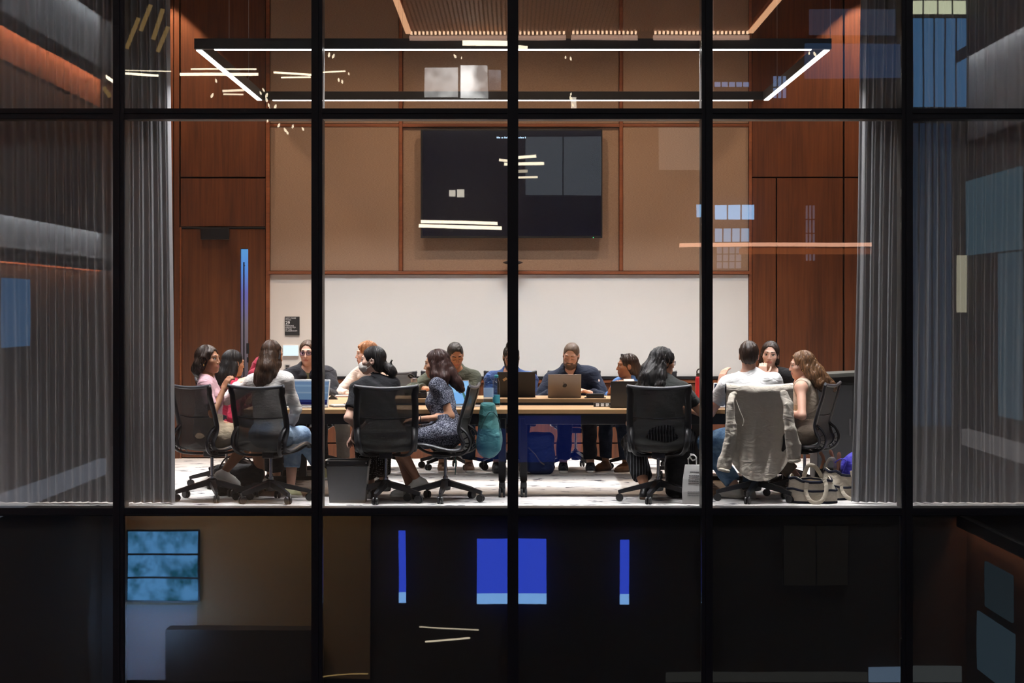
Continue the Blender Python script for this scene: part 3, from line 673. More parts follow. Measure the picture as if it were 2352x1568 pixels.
# ================================================================== soft shapes: signed distance fields turned into one skin
def V(*a): return np.array(a, np.float64)
def nrm(v):
    v = np.asarray(v, float); return v / (np.linalg.norm(v) + 1e-12)
def frame(fwd, up):
    """columns: right, forward, up"""
    f = nrm(fwd); u = np.asarray(up, float); u = nrm(u - f * (u @ f)); r = np.cross(f, u)
    return np.stack([r, f, u], 1)
class SDF:
    """list of shapes; each: (kind, data, op, blend, tag, aabb, planes)"""
    def __init__(s): s.items = []
    def cap(s, a, b, ra, rb=None, k=0.02, tag=0, op='u', planes=(), flat=None):
        a, b = np.asarray(a, float), np.asarray(b, float); rb = ra if rb is None else rb; m = max(ra, rb)
        s.items.append(('cap', (a, b, ra, rb), op, k, tag, np.minimum(a, b) - m, np.maximum(a, b) + m, planes)); return s
    def ell(s, c, rad, R=None, k=0.02, tag=0, op='u', planes=()):
        c, rad = np.asarray(c, float), np.asarray(rad, float); R = np.eye(3) if R is None else R
        e = np.sqrt(((R * rad) ** 2).sum(1))
        s.items.append(('ell', (c, rad, R), op, k, tag, c - e, c + e, planes)); return s
    def rbox(s, c, half, R=None, rnd=0.01, k=0.01, tag=0, op='u', planes=()):
        c, half = np.asarray(c, float), np.asarray(half, float); R = np.eye(3) if R is None else R
        e = (np.abs(R) * half).sum(1)
        s.items.append(('rbox', (c, half, R, rnd), op, k, tag, c - e, c + e, planes)); return s
    def chain(s, pts, rs, k=0.02, tag=0, op='u', planes=()):
        for i in range(len(pts) - 1): s.cap(pts[i], pts[i + 1], rs[i], rs[i + 1], k, tag, op, planes)
        return s
    def skin(s, h, noise=None, cuts=(), inflate=0.0, tags=False):
        U = [i for i in s.items if i[2] == 'u']
        lo = np.min([i[5] for i in U], 0) - inflate - 4 * h; hi = np.max([i[6] for i in U], 0) + inflate + 4 * h
        n = np.ceil((hi - lo) / h).astype(int) + 1
        ax = [(lo[d] + h * np.arange(n[d])).astype(np.float32) for d in range(3)]
        F = np.full(n, 0.08, np.float32); T = None
        for kind, dat, op, k, tg, a, b, planes in s.items:
            pad = k + inflate + 4 * h
            i0 = np.clip(np.floor((a - pad - lo) / h).astype(int), 0, n); i1 = np.clip(np.ceil((b + pad - lo) / h).astype(int) + 1, 0, n)
            if (i1 <= i0).any(): continue
            sl = tuple(slice(i0[d], i1[d]) for d in range(3))
            X, Y, Z = np.meshgrid(ax[0][sl[0]], ax[1][sl[1]], ax[2][sl[2]], indexing='ij', sparse=True)
            if kind == 'cap':
                A, B, ra, rb = dat; ab = B - A; L2 = float(ab @ ab) + 1e-12
                px, py, pz = X - A[0], Y - A[1], Z - A[2]
                t = np.clip((px * ab[0] + py * ab[1] + pz * ab[2]) / L2, 0, 1)
                d = np.sqrt((px - t * ab[0]) ** 2 + (py - t * ab[1]) ** 2 + (pz - t * ab[2]) ** 2) - (ra + (rb - ra) * t)
            else:
                C, rad, R = dat[:3]
                px, py, pz = X - C[0], Y - C[1], Z - C[2]
                q = [px * R[0, i] + py * R[1, i] + pz * R[2, i] for i in range(3)]
                if kind == 'ell':
                    k0 = np.sqrt(sum((q[i] / rad[i]) ** 2 for i in range(3))); k1 = np.sqrt(sum((q[i] / rad[i] ** 2) ** 2 for i in range(3))) + 1e-9
                    d = k0 * (k0 - 1) / k1
                else:
                    rn = dat[3]; w = [np.abs(q[i]) - (rad[i] - rn) for i in range(3)]
                    d = np.sqrt(sum(np.maximum(x, 0) ** 2 for x in w)) + np.minimum(np.maximum(np.maximum(w[0], w[1]), w[2]), 0) - rn
            d = d.astype(np.float32) - (inflate if op == 'u' else 0)
            for (p, nn) in planes:
                d = np.maximum(d, (X - p[0]) * nn[0] + (Y - p[1]) * nn[1] + (Z - p[2]) * nn[2]).astype(np.float32)
            G = F[sl]
            if op == 'u':
                hh = np.maximum(k - np.abs(G - d), 0) / max(k, 1e-6); F[sl] = np.minimum(G, d) - hh * hh * (k * 0.25)
            elif op == 's':
                hh = np.maximum(k - np.abs(-d - G), 0) / max(k, 1e-6); F[sl] = np.maximum(G, -d) + hh * hh * (k * 0.25)
        X, Y, Z = np.meshgrid(*ax, indexing='ij', sparse=True)
        if noise is not None: F += noise(X, Y, Z).astype(np.float32)
        for (p, nn) in cuts:
            F = np.maximum(F, ((X - p[0]) * nn[0] + (Y - p[1]) * nn[1] + (Z - p[2]) * nn[2]).astype(np.float32))
        F[0] = F[-1] = 0.05; F[:, 0] = F[:, -1] = 0.05; F[:, :, 0] = F[:, :, -1] = 0.05
        v, q, _ = nets(F, lo, h, None)
        tg = 0
        if tags:
            c = v[q].mean(1); tg = np.zeros(len(q), np.int8)
            for kind, dat, op, k, t_, a, b, pl in s.items:
                if not t_: continue
                i = np.where(((c > a - .006) & (c < b + .006)).all(1))[0]
                if not len(i): continue
                P = c[i]
                if kind == 'cap':
                    A, B, ra, rb = dat; ab = B - A; t = np.clip((P - A) @ ab / (ab @ ab + 1e-12), 0, 1); d = np.linalg.norm(P - A - t[:, None] * ab, axis=1) - (ra + (rb - ra) * t)
                else:
                    C, rad, R = dat[:3]; w = (P - C) @ R; k0 = np.linalg.norm(w / rad, axis=1); d = k0 * (k0 - 1) / (np.linalg.norm(w / rad ** 2, axis=1) + 1e-9)
                tg[i[d < {1: .0019, 5: .004}.get(t_, .0013)]] = t_
        return v, q, tg
def nets(F, lo, h, T=None):
    n = np.array(F.shape); ins = F < 0; st = np.array([n[1] * n[2], n[2], 1], np.int64)
    cells, pos, quads = [], [], []
    for a in range(3):
        s0 = [slice(None)] * 3; s1 = [slice(None)] * 3; s0[a] = slice(0, -1); s1[a] = slice(1, None)
        I = np.argwhere(ins[tuple(s0)] != ins[tuple(s1)])
        if not len(I): continue
        J = I.copy(); J[:, a] += 1
        f0 = F[I[:, 0], I[:, 1], I[:, 2]]; f1 = F[J[:, 0], J[:, 1], J[:, 2]]
        P = I.astype(np.float64); P[:, a] += f0 / (f0 - f1)
        u, v = (a + 1) % 3, (a + 2) % 3; ids = []
        for du, dv in ((-1, -1), (0, -1), (0, 0), (-1, 0)):
            K = I.copy(); K[:, u] += du; K[:, v] += dv; c = K @ st; ids.append(c); cells.append(c); pos.append(P)
        Q = np.stack(ids, 1); fl = f0 >= 0; Q[fl] = Q[fl][:, ::-1]; quads.append(Q)
    cells = np.concatenate(cells); pos = np.concatenate(pos); quads = np.concatenate(quads)
    uq, inv = np.unique(cells, return_inverse=True); cnt = np.bincount(inv)
    vs = np.stack([np.bincount(inv, pos[:, d]) / cnt for d in range(3)], 1)
    qs = np.searchsorted(uq, quads)
    tg = None
    if T is not None:
        c = np.rint(vs[qs].mean(1)).astype(int); c = np.minimum(np.maximum(c, 0), n - 1); tg = T[c[:, 0], c[:, 1], c[:, 2]]
    return vs * h + lo, qs, tg
def skin_obj(name, pieces, mats, parent=None, label=None):
    """pieces: list of (verts, quads, tags or material index) joined into one mesh object"""
    vs, qs, ms = [], [], []; o = 0
    for v, q, t in pieces:
        vs.append(v); qs.append(q + o); o += len(v)
        ms.append(t if isinstance(t, np.ndarray) else np.full(len(q), t or 0, np.int8))
    v = np.concatenate(vs).astype(np.float32); q = np.concatenate(qs).astype(np.int32); m = np.concatenate(ms).astype(np.int32)
    me = bpy.data.meshes.new(name); me.vertices.add(len(v)); me.vertices.foreach_set('co', v.ravel())
    me.loops.add(q.size); me.loops.foreach_set('vertex_index', q.ravel())
    me.polygons.add(len(q)); me.polygons.foreach_set('loop_start', np.arange(0, q.size, 4, dtype=np.int32)); me.polygons.foreach_set('loop_total', np.full(len(q), 4, np.int32))
    for x in mats: me.materials.append(x)
    me.polygons.foreach_set('material_index', m); me.polygons.foreach_set('use_smooth', np.ones(len(q), bool))
    me.update(calc_edges=True); me.validate()
    ob = bpy.data.objects.new(name, me); COL.objects.link(ob)
    if parent is not None:
        ob.parent = parent; ob.matrix_parent_inverse = Matrix.Translation(-Vector(parent.location)) if parent.rotation_euler.z == 0 else (Matrix.Translation(parent.location) @ Euler(parent.rotation_euler).to_matrix().to_4x4()).inverted()
    if label: ob['label'] = label
    return ob
def wrinkle(amp, f=(14, 14, 9), seed=0):
    r = np.random.RandomState(seed); w = [(r.uniform(.6, 1.5, 3) * f * r.choice([-1, 1], 3), r.uniform(0, 6.28)) for _ in range(5)]
    def g(X, Y, Z):
        o = 0
        for k, p in w: o = o + np.sin(X * k[0] + Y * k[1] + Z * k[2] + p + 1.2 * np.sin(Z * k[2] * .6 + X * k[1] * .5))
        return o * (amp / 3.0)
    return g
# ================================================================== FURNITURE
def spline(pts, n=6):
    P = [Vector(p) for p in pts]; out = []
    for i in range(len(P) - 1):
        p0, p1, p2, p3 = P[max(i - 1, 0)], P[i], P[i + 1], P[min(i + 2, len(P) - 1)]
        for j in range(n):
            t = j / n
            out.append(0.5 * ((2 * p1) + (p2 - p0) * t + (2 * p0 - 5 * p1 + 4 * p2 - p3) * t * t + (3 * p1 - p0 - 3 * p2 + p3) * t ** 3))
    out.append(P[-1]); return out
def dup(root, loc, rz, label, group=None):
    def cp(o, par):
        c = o.copy(); COL.objects.link(c); c.parent = par
        for ch in list(o.children): cp(ch, c)
        return c
    r = cp(root, None); r.location = loc; r.rotation_euler = (0, 0, rz); r['label'] = label
    if group: r['group'] = group
    return r
CHAIR_PROF = [(-.238, .952), (-.218, .86), (-.188, .76), (-.160, .66), (-.150, .60), (-.168, .535), (-.188, .495), (-.180, .455), (-.14, .430), (-.07, .428), (0, .442), (.08, .462), (.16, .475), (.215, .468), (.248, .440)]
def make_chair(label):
    t = thing('office_chair', label, 'chair', group='mesh office chairs around the table')
    prof = spline([(0, y, z) for y, z in CHAIR_PROF], 4)
    def hw(p): return 0.225 + 0.012 * math.sin(min(1, max(0, (p.z - .45) / .5)) * PI) + (0.012 if p.z > .9 else 0)
    for s in (-1, 1):
        MB().tube([(s * hw(p), p.y, p.z) for p in prof], 0.0155, 10, up=(1, 0, 0), flat=1.75).build('side_rail', M_RAIL, t, True)
    # mesh skin
    rows = []
    for p in prof[1:]:
        row = []
        for j in range(9):
            u = -1 + j / 4.0; sag = (1 - u * u) * 0.018
            row.append((u * (hw(p) - .008), p.y - sag * (1 if p.z > .55 else 0), p.z - sag * (1 if p.z <= .55 else 0)))
        rows.append(row)
    MB().sheet(rows, 0.003).build('mesh_sling', M_CHAIRMESH, t, True)
    MB().tube(spline([(-.262, -.245, .957), (-.235, -.242, .950), (-.12, -.252, .938), (0, -.256, .934), (.12, -.252, .938), (.235, -.242, .950), (.262, -.245, .957)], 4), 0.011, 8, up=(0, 0, 1), flat=1.3).build('top_bar', plain('chair_top_bar', (.10, .10, .11, 1), .35) if 'chair_top_bar' not in MATS else MATS['chair_top_bar'], t, True)
    MB().tube(spline([(-.225, -.168, .70), (-.1, -.189, .690), (0, -.193, .687), (.1, -.189, .690), (.225, -.168, .70)], 4), 0.0045, 6).build('back_seam', M_RAIL, t, True)
    # flexing ribs below, with rungs up to the rails
    for s in (-1, 1):
        rib = spline([(s * .222, -.155, .615), (s * .222, -.205, .575), (s * .220, -.238, .515), (s * .212, -.232, .450), (s * .19, -.185, .402), (s * .15, -.10, .385), (s * .08, -.02, .382), (s * .04, .03, .382)], 5)
        b = MB().tube(rib, 0.011, 8, up=(1, 0, 0), flat=1.6)
        for q in (4, 8, 12, 15, 18, 21, 24):
            a = rib[q]; nb = min(prof, key=lambda p: (p.y - a.y) ** 2 + (p.z - a.z) ** 2); b.tube([a, (s * hw(nb), nb.y, nb.z)], 0.0045, 5)
        b.build('flex_rib', M_PLASTIC, t, True)
        MB().tube(spline([(s * .222, .20, .462), (s * .17, .14, .415), (s * .10, .07, .39), (s * .04, .0, .382)], 4), 0.011, 8, up=(1, 0, 0), flat=1.4).build('seat_arm', M_PLASTIC, t, True)
    MB().cbox((-.055, -.05, .355), (.055, .10, .405), .008).build('mechanism', M_PLASTIC, t)
    MB().lathe([(.022, .15), (.022, .20), (.0135, .205), (.0135, .36)], 14).build('gas_post', M_CHROME, t, True)
    MB().lathe([(.02, .085), (.04, .09), (.047, .12), (.047, .165), (.03, .18), (.02, .182)], 16).build('hub', M_PLASTIC, t, True)
    lm = MB().loft([[(-.026, .03, .125), (.026, .03, .125), (.026, .03, .172), (-.026, .03, .172)], [(-.020, .20, .090), (.020, .20, .090), (.017, .20, .128), (-.017, .20, .128)],
                    [(-.015, .305, .068), (.015, .305, .068), (.013, .312, .098), (-.013, .312, .098)], [(-.012, .325, .060), (.012, .325, .060), (.010, .332, .090), (-.010, .332, .090)]]).mesh('base_leg', M_PLASTIC)
    cb = MB(); Rx = Matrix.Rotation(PI / 2, 4, 'Y')
    for s in (-1, 1): cb.lathe([(.012, -.009), (.030, -.008), (.032, 0), (.030, .008), (.012, .009)], 14, M=Matrix.Translation((s * .014, .318, .032)) @ Rx)
    cb.tube([(0, .318, .034), (0, .318, .075)], .008, 6)
    cm = cb.mesh('caster', M_BLACK)
    for i in range(5):
        o = bpy.data.objects.new('base_leg', lm); COL.objects.link(o); o.parent = t; o.rotation_euler = (0, 0, i * 2 * PI / 5 + .35)
        c = bpy.data.objects.new('caster', cm); COL.objects.link(c); c.parent = o
    return t
def spot(px, Y): return (WX(px, Y), Y, 0)
def yaw(deg): return -math.radians(deg)
CH = {}
chair0 = make_chair('mesh office chair of the woman in the pink shirt')
def chair(key, px, Y, deg, label):
    if not CH: chair0.location = spot(px, Y); chair0.rotation_euler = (0, 0, yaw(deg)); chair0['label'] = label; CH[key] = chair0
    else: CH[key] = dup(chair0, spot(px, Y), yaw(deg), label)
    CH[key]['chair_yaw'] = deg
    return CH[key]
chair('pink', 487, 0.78, 42, 'mesh office chair under the woman in the pink shirt')
chair('white', 622, 0.62, 24, 'mesh office chair under the woman in the white sweater')
chair('mask', 886, 0.60, -4, 'mesh office chair under the masked woman in black')
chair('tweed', 1023, 0.70, -82, 'mesh office chair with a teal backpack hung on it')
chair('black', 1512, 0.64, 2, 'mesh office chair in front of the woman with long black hair')
chair('linen', 1737, 0.66, 3, 'mesh office chair with a linen shirt draped over its back')
chair('beige', 1848, 1.15, -68, 'mesh office chair under the woman in the beige top')
chair('red', 520, 2.2, 75, 'mesh office chair under the woman in the red top')
chair('maroon', 556, 3.25, 88, 'mesh office chair under the person in the maroon shirt')
chair('blazer', 714, 4.45, 172, 'mesh office chair under the person in the dark blazer')
chair('cream', 876, 4.45, -150, 'mesh office chair under the person in the cream shirt')
chair('green', 1035, 4.45, 170, 'mesh office chair under the man in the green jacket')
chair('blue', 1172, 4.45, 180, 'mesh office chair under the man in the blue shirt')
chair('navy', 1322, 4.45, 178, 'mesh office chair under the bearded man')
chair('denim', 1475, 4.45, -150, 'mesh office chair under the woman in the denim shirt')
chair('brunette', 1788, 2.5, -140, 'mesh office chair under the woman facing the window')

# ------------------------------------------------------------------ tables in a hollow square
TT, TH = 0.74, 0.035
def make_table(name, x0, x1, y0, y1, label, axis='x', poly=None):
    cx, cy = (x0 + x1) / 2, (y0 + y1) / 2; t = thing('conference_table', label, 'table', (cx, cy, 0), 0, 'tables pushed into a hollow square')
    hx, hy = (x1 - x0) / 2 - .002, (y1 - y0) / 2 - .002
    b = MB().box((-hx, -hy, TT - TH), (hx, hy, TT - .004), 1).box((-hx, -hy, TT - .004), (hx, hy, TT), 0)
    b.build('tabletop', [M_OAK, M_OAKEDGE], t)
    L = hx if axis == 'x' else hy
    sw = (lambda p: p) if axis == 'x' else (lambda p: (p[1], p[0], p[2]))
    def bb(m, a, c, ch=.004):
        a, c = sw(a), sw(c); m.cbox((min(a[0], c[0]), min(a[1], c[1]), a[2]), (max(a[0], c[0]), max(a[1], c[1]), c[2]), ch)
    D = hy if axis == 'x' else hx
    m = MB(); bb(m, (-L + .10, -D + .10, TT - TH - .095), (L - .10, -D + .13, TT - TH - .002)); m.build('apron', M_BLACK, t)
    m = MB(); bb(m, (-L + .12, .02, TT - TH - .06), (L - .12, .06, TT - TH - .002)); m.build('beam', M_BLACK, t)
    for s in (-1, 1):
        u = s * (L - .09); m = MB()
        bb(m, (u - .03, -.02, .115), (u + .03, .05, TT - TH - .002)); bb(m, (u - .025, -D + .06, .085), (u + .025, D - .06, .12)); bb(m, (u - .04, -D + .14, TT - TH - .05), (u + .04, D - .1, TT - TH - .002))
        lg = m.build('table_leg', M_BLACK, t)
        for v in (-1, 1):
            m = MB(); c = sw((u, v * (D - .08), 0)); Rx = Matrix.Rotation(PI / 2, 4, 'Y')
            for q in (-1, 1): m.lathe([(.01, -.01), (.036, -.009), (.038, 0), (.036, .009), (.01, .01)], 14, M=Matrix.Translation((c[0] + q * .018, c[1], .038)) @ Rx)
            m.tube([(c[0], c[1], .04), (c[0], c[1], .09)], .011, 8); m.build('caster', M_BLACK, lg)
    return t
TX0, TX1 = -2.25, 2.42
make_table('t', TX0, 0.0, 0.95, 1.75, 'oak conference table nearest the glass, by the masked woman')
make_table('t', 0.0, TX1, 0.95, 1.75, 'oak conference table nearest the glass, by the white paper bag')
make_table('t', TX0, 0.0, 3.20, 4.00, 'oak conference table at the far side, towards the door')
make_table('t', 0.0, TX1, 3.20, 4.00, 'oak conference table at the far side, under the silver laptop')
make_table('t', TX0, TX0 + .8, 1.75, 3.20, 'oak conference table closing the square at the door end', 'y')
make_table('t', 1.28, 2.08, 1.75, 3.20, 'oak conference table closing the square below the red bottle', 'y')

# ------------------------------------------------------------------ things on the back wall
tvm = thing('wall_screen', 'large dark flat screen hung on the fabric wall', 'television', (bx(1175), YB, 0))
MB().cbox((bx(967) - bx(1175), -.09, bz(547)), (bx(1383) - bx(1175), -.045, bz(298)), .004).build('housing', M_BLACK, tvm)
MB().box((bx(971) - bx(1175), -.0915, bz(542)), (bx(1379) - bx(1175), -.0905, bz(302))).build('display', M_SCREENOFF, tvm)
MB().box((-.45, -.045, bz(500)), (.45, .03, bz(350))).build('wall_bracket', M_BLACK, tvm)
cb = MB(); rr = random.Random(3); x = 1141
while x < 1208:
    w = rr.uniform(1.2, 3.6); h = rr.choice((2.4, 2.4, 3.6)); cb.box((bx(x) - bx(1175), -.0925, bz(319)), (bx(x + w) - bx(1175), -.0916, bz(319 - h))); x += w + rr.choice((.8, .8, 2.4))
cb.build('screen_caption', em((.55, .75, 1.0), 1.6), tvm)
MB().box((bx(1361) - bx(1175), -.0925, bz(547)), (bx(1363) - bx(1175), -.0905, bz(545))).build('standby_light', em((.1, 1.0, .4), 1.2), tvm)
wbd = thing('whiteboard', 'long white marker board under the wooden rail', 'whiteboard', (bx(1228), YB, 0))
MB().cbox((bx(736) - bx(1228), .0, bz(864)), (bx(1719) - bx(1228), .048, bz(630.5)), .003).build('board', M_WHITEBOARD, wbd)
MB().cbox((bx(736) - bx(1228), -.03, bz(870)), (bx(1719) - bx(1228), .02, bz(864.2)), .003).build('marker_tray', M_BLACK, wbd)
cf = thing('conference_camera', 'small dark conference camera below the screen', 'camera', (bx(1178), YB - .10, bz(602)))
MB().lathe([(.015, -.026), (.075, -.022), (.108, -.004), (.07, .012), (.03, .018)], 20).build('camera_body', M_BLACK, cf, True)
MB().lathe([(.03, .018), (.042, .05), (.045, .085), (.03, .12), (.01, .125)], 18).build('camera_head', M_PLASTIC, cf, True)
MB().cbox((-.02, .0, -.02), (.02, .13, .0), .003).build('wall_arm', M_BLACK, cf)
MB().tube([(0, 0, -.026), (0, 0, -.10)], .016).build('stem', M_PLASTIC, cf)
sg = thing('wall_sign', 'black occupancy sign on the pale wall beside the door', 'sign', (bx(671), YB + .012, bz(748.5)))
MB().cbox((bx(654) - bx(671), -.012, bz(770) - bz(748.5)), (bx(688) - bx(671), 0, bz(727) - bz(748.5)), .002).build('plate', plain('sign_black', (.02, .02, .02, 1), .5), sg)
M_LET = plain('sign_letters', (.75, .75, .75, 1), .6)
def lettering(txt, x, z, size, parent, m, y=-.0125, lab=None, bold=False):
    cu = bpy.data.curves.new('lettering', 'FONT'); cu.body = txt; cu.size = size; cu.extrude = .0004; cu.space_line = .85
    if bold: cu.offset = size * .02
    cu.materials.append(m); o = bpy.data.objects.new('lettering', cu); COL.objects.link(o); o.parent = parent; o.location = (x, y, z); o.rotation_euler = (PI / 2, 0, 0)
    bpy.context.view_layer.update(); me = bpy.data.meshes.new_from_object(o.evaluated_get(bpy.context.evaluated_depsgraph_get()))
    n2 = bpy.data.objects.new('lettering', me); COL.objects.link(n2); n2.parent = parent; n2.location = (x, y, z); n2.rotation_euler = (PI / 2, 0, 0); bpy.data.objects.remove(o)
    return n2
lx = bx(655.5) - bx(671)
lettering('NOT MORE\nTHAN', lx, bz(732) - bz(748.5), .0215, sg, M_LET); lettering('29', lx, bz(744.5) - bz(748.5), .048, sg, M_LET, bold=True)
lettering('PERSONS\nPERMITTED\nIN THE\nCLASSROOM', lx, bz(749.3) - bz(748.5), .0215, sg, M_LET)
tp = thing('touch_panel', 'small glowing white touch panel under the occupancy sign', 'control panel', (bx(668), YB + .012, bz(805)))
MB().cbox((-.085, -.022, -.06), (.085, 0, .06), .004).build('housing', M_WHITE, tp)
MB().box((-.08, -.0232, -.055), (.08, -.0222, .055)).build('display', em((.82, .95, 1.0), 1.25), tp)
so = thing('wall_socket', 'pale wall socket beside the dark blazer', 'socket', (bx(660), YB + .012, bz(843)))
MB().cbox((-.03, -.008, -.03), (.03, 0, .03), .002).build('cover', plain('socket_grey', (.45, .43, .41, 1), .5), so)
MB().cbox((-.018, -.011, .004), (.018, -.008, .02), .001).cbox((-.018, -.011, -.02), (.018, -.008, -.004), .001).build('outlet', M_BLACK, so)

# ------------------------------------------------------------------ laptops
def screen_mat(name, kind):
    m = bpy.data.materials.new(name); m.use_nodes = True; nt = m.node_tree; N, L = nt.nodes, nt.links
    N.remove(N['Principled BSDF']); e = N.new('ShaderNodeEmission'); tc = N.new('ShaderNodeTexCoord'); sx = N.new('ShaderNodeSeparateXYZ'); L.new(tc.outputs['Generated'], sx.inputs[0])
    cr = N.new('ShaderNodeValToRGB'); cr.color_ramp.interpolation = 'CONSTANT'; E = cr.color_ramp.elements
    pal = {'doc': [(0, (.01, .01, .06)), (.10, (.02, .03, .12)), (.2, (.12, .20, .32)), (.46, (.20, .28, .38)), (.52, (.14, .22, .34)), (.74, (.20, .30, .42)), (.82, (.14, .22, .36)), (.95, (.35, .40, .48))],
           'glow': [(0, (.25, .55, 1.0)), (.5, (.35, .65, 1.0)), (.95, (.3, .6, 1.0))], 'dark': [(0, (.01, .05, .5)), (.12, (.02, .03, .06)), (.3, (.02, .025, .05)), (.9, (.02, .03, .06))]}[kind]
    E[0].position = 0; E[0].color = pal[0][1] + (1,); E[1].position = pal[-1][0]; E[1].color = pal[-1][1] + (1,)
    for p, c in pal[1:-1]: q = E.new(p); q.color = c + (1,)
    L.new(sx.outputs[2], cr.inputs[0]); L.new(cr.outputs[0], e.inputs[0]); e.inputs[1].default_value = 1.0
    L.new(e.outputs[0], N['Material Output'].inputs[0]); return m
def laptop(label, loc, deg, open_deg, w, d, m, screen, logo=None, sticker=None):
    """deg: direction its user looks; lid opens away from the user"""
    t = thing('laptop', label, 'laptop', loc, yaw(deg), 'laptops on the tables')
    MB().cbox((-w / 2, -d / 2, 0.001), (w / 2, d / 2, .016), .004).build('base', m, t)
    MB().box((-w / 2 + .02, -d / 2 + .09, .0161), (w / 2 - .02, d / 2 - .02, .0168)).build('keyboard', M_BLACK, t)
    a = math.radians(open_deg - 90); M = Matrix.Translation((0, d / 2, .012)) @ Matrix.Rotation(-a, 4, 'X')
    lid = MB().cbox((-w / 2, -.003, 0), (w / 2, .004, d), .003, M=M).build('lid', m, t)
    o = MB().box((-w / 2 + .01, -.0008, .012), (w / 2 - .01, .0, d - .01)).build('display', screen, lid); o.matrix_local = M @ Matrix.Translation((0, -.0034, 0))
    if logo:
        bb = MB(); r = .021
        pts = [(r * math.cos(q) * (1 + .06 * math.cos(2 * q)), r * math.sin(q) * 1.02) for q in [i * 2 * PI / 28 for i in range(28)]]
        pts = [p if not (p[0] > .0135 and -.002 < p[1] < .014) else (p[0] - .0085, p[1]) for p in pts]
        pts = [(p[0], p[1] - (.004 if abs(p[0]) < .005 and p[1] > 0 else 0) + (.003 if abs(p[0]) < .004 and p[1] < 0 else 0)) for p in pts]
        bb.prism(pts, 0, .0008, axis='y'); lf = [(.0015, .020), (.0045, .030), (.010, .0335), (.0095, .027), (.005, .0215)]; bb.prism(lf, 0, .0008, axis='y')
        g = bb.build('logo', M_BLACK, lid); g.matrix_local = M @ Matrix.Translation((0, .0041, d * .52))
    if sticker:
        g = MB().box((-.02, 0, -.012), (.02, .0008, .012)).build('sticker', plain('sticker_tan', (.5, .34, .2, 1), .7), lid); g.matrix_local = M @ Matrix.Translation((w * .3, .0042, d * .7)) @ Matrix.Rotation(.6, 4, 'Y')
    return t
M_SCR1, M_SCR2, M_SCR3, M_SCR0 = screen_mat('screen_doc', 'doc'), screen_mat('screen_glow', 'glow'), screen_mat('screen_dark_ui', 'dark'), M_SCREENOFF
M_SILVER = plain('laptop_silver', (.55, .55, .56, 1), .35, metal=.6); M_GREYALU = plain('laptop_warm_grey', (.30, .24, .19, 1), .45, metal=.3)
M_LAPBLK = plain('laptop_black', (.012, .012, .013, 1), .5)
def tabz(px, py): # depth of a point on the table top
    return FPX * (EYE - TT) / (py - 710) - DIST
laptop('open laptop with a blue screen before the woman in the white sweater', (WX(700, 1.22), 1.22, TT), 12, 108, .34, .235, M_SILVER, M_SCR1)
laptop('open laptop glowing blue white behind the tweed dress', (WX(1072, 1.42), 1.42, TT), -40, 105, .31, .22, M_SILVER, M_SCR2)
laptop('black laptop with a small sticker before the man in the blue shirt', (WX(1186, 3.70), 3.70, TT), 180, 106, .36, .24, M_LAPBLK, M_SCR0, sticker=True)
laptop('silver laptop with a dark fruit logo before the bearded man', (WX(1296, 3.52), 3.52, TT), 180, 108, .312, .222, M_GREYALU, M_SCR0, logo=True)
laptop('black laptop beside the woman with long black hair', (WX(1440, 1.32), 1.32, TT), 178, 100, .30, .22, M_LAPBLK, M_SCR0)
laptop('open laptop with a dark blue screen before the man in the white shirt', (WX(1672, 1.20), 1.20, TT), 15, 112, .31, .21, M_SILVER, M_SCR3)
laptop('thin white laptop standing edge on beside the masked woman', (WX(843, 1.35), 1.35, TT), -88, 95, .28, .20, M_WHITE, M_SCR0)

# ------------------------------------------------------------------ small things on the tables
def on_table(px, py): 
    Y = tabz(px, py); return (WX(px, Y), Y, TT)
t = thing('tent_stand', 'small black folded name stand on the table by the blazer', 'stand', on_table(764, 917))
MB().prism([(-.05, 0), (.05, 0), (.006, .042), (-.006, .042)], -.05, .05, axis='y').build('stand_body', M_BLACK, t)
t = thing('notebook', 'open notebook with rings on the table by the masked woman', 'notebook', on_table(795, 934), .25)
MB().cbox((-.13, -.10, 0), (.13, .10, .012), .003).build('cover', plain('notebook_grey', (.12, .11, .10, 1), .7), t)
MB().cbox((-.122, -.092, .012), (-.005, .092, .020), .002).cbox((.005, -.092, .012), (.122, .092, .018), .002).build('page_block', M_PAPER, t)
MB().tube([(0, -.09, .02), (0, .09, .02)], .006, 8).build('ring_spine', M_BLACK, t)
t = thing('sticky_pad', 'pale green sticky pad on the table edge by the masked woman', 'notepad', on_table(826, 936)); MB().cbox((-.038, -.038, 0), (.038, .038, .018), .002).build('pad', plain('pad_green', (.50, .60, .40, 1), .8), t)
t = thing('paper_folder', 'pinkish folder lying on the far table in front of the cream shirt', 'folder', on_table(805, 911), .1); MB().cbox((-.15, -.10, 0), (.15, .10, .010), .002).build('cover', plain('folder_pink', (.45, .33, .30, 1), .7), t)
MB().cbox((-.14, -.09, .010), (.14, .09, .016), .002).build('page_block', M_PAPER, t)
M_CLEAR = glass_mat('clear_plastic', .05, (.72, .82, .93, 1)); M_CLEARG = glass_mat('clear_flask', .06, (.80, .82, .82, 1))
t = thing('water_flask', 'clear glass flask with a steel cap on the far table', 'bottle', on_table(951, 914))
MB().lathe([(.034, 0), (.036, .01), (.036, .125), (.028, .145), (.024, .15)], 20).build('flask_body', M_CLEARG, t, True)
MB().lathe([(.028, .15), (.030, .152), (.030, .185), (.02, .19)], 18).build('cap', M_STEEL, t, True)
MB().tube(spline([(-.02, 0, .185), (-.045, 0, .20), (-.05, 0, .215), (-.03, 0, .222), (0, 0, .20)], 4), .010, 8).build('carry_loop', M_BLACK, t, True)
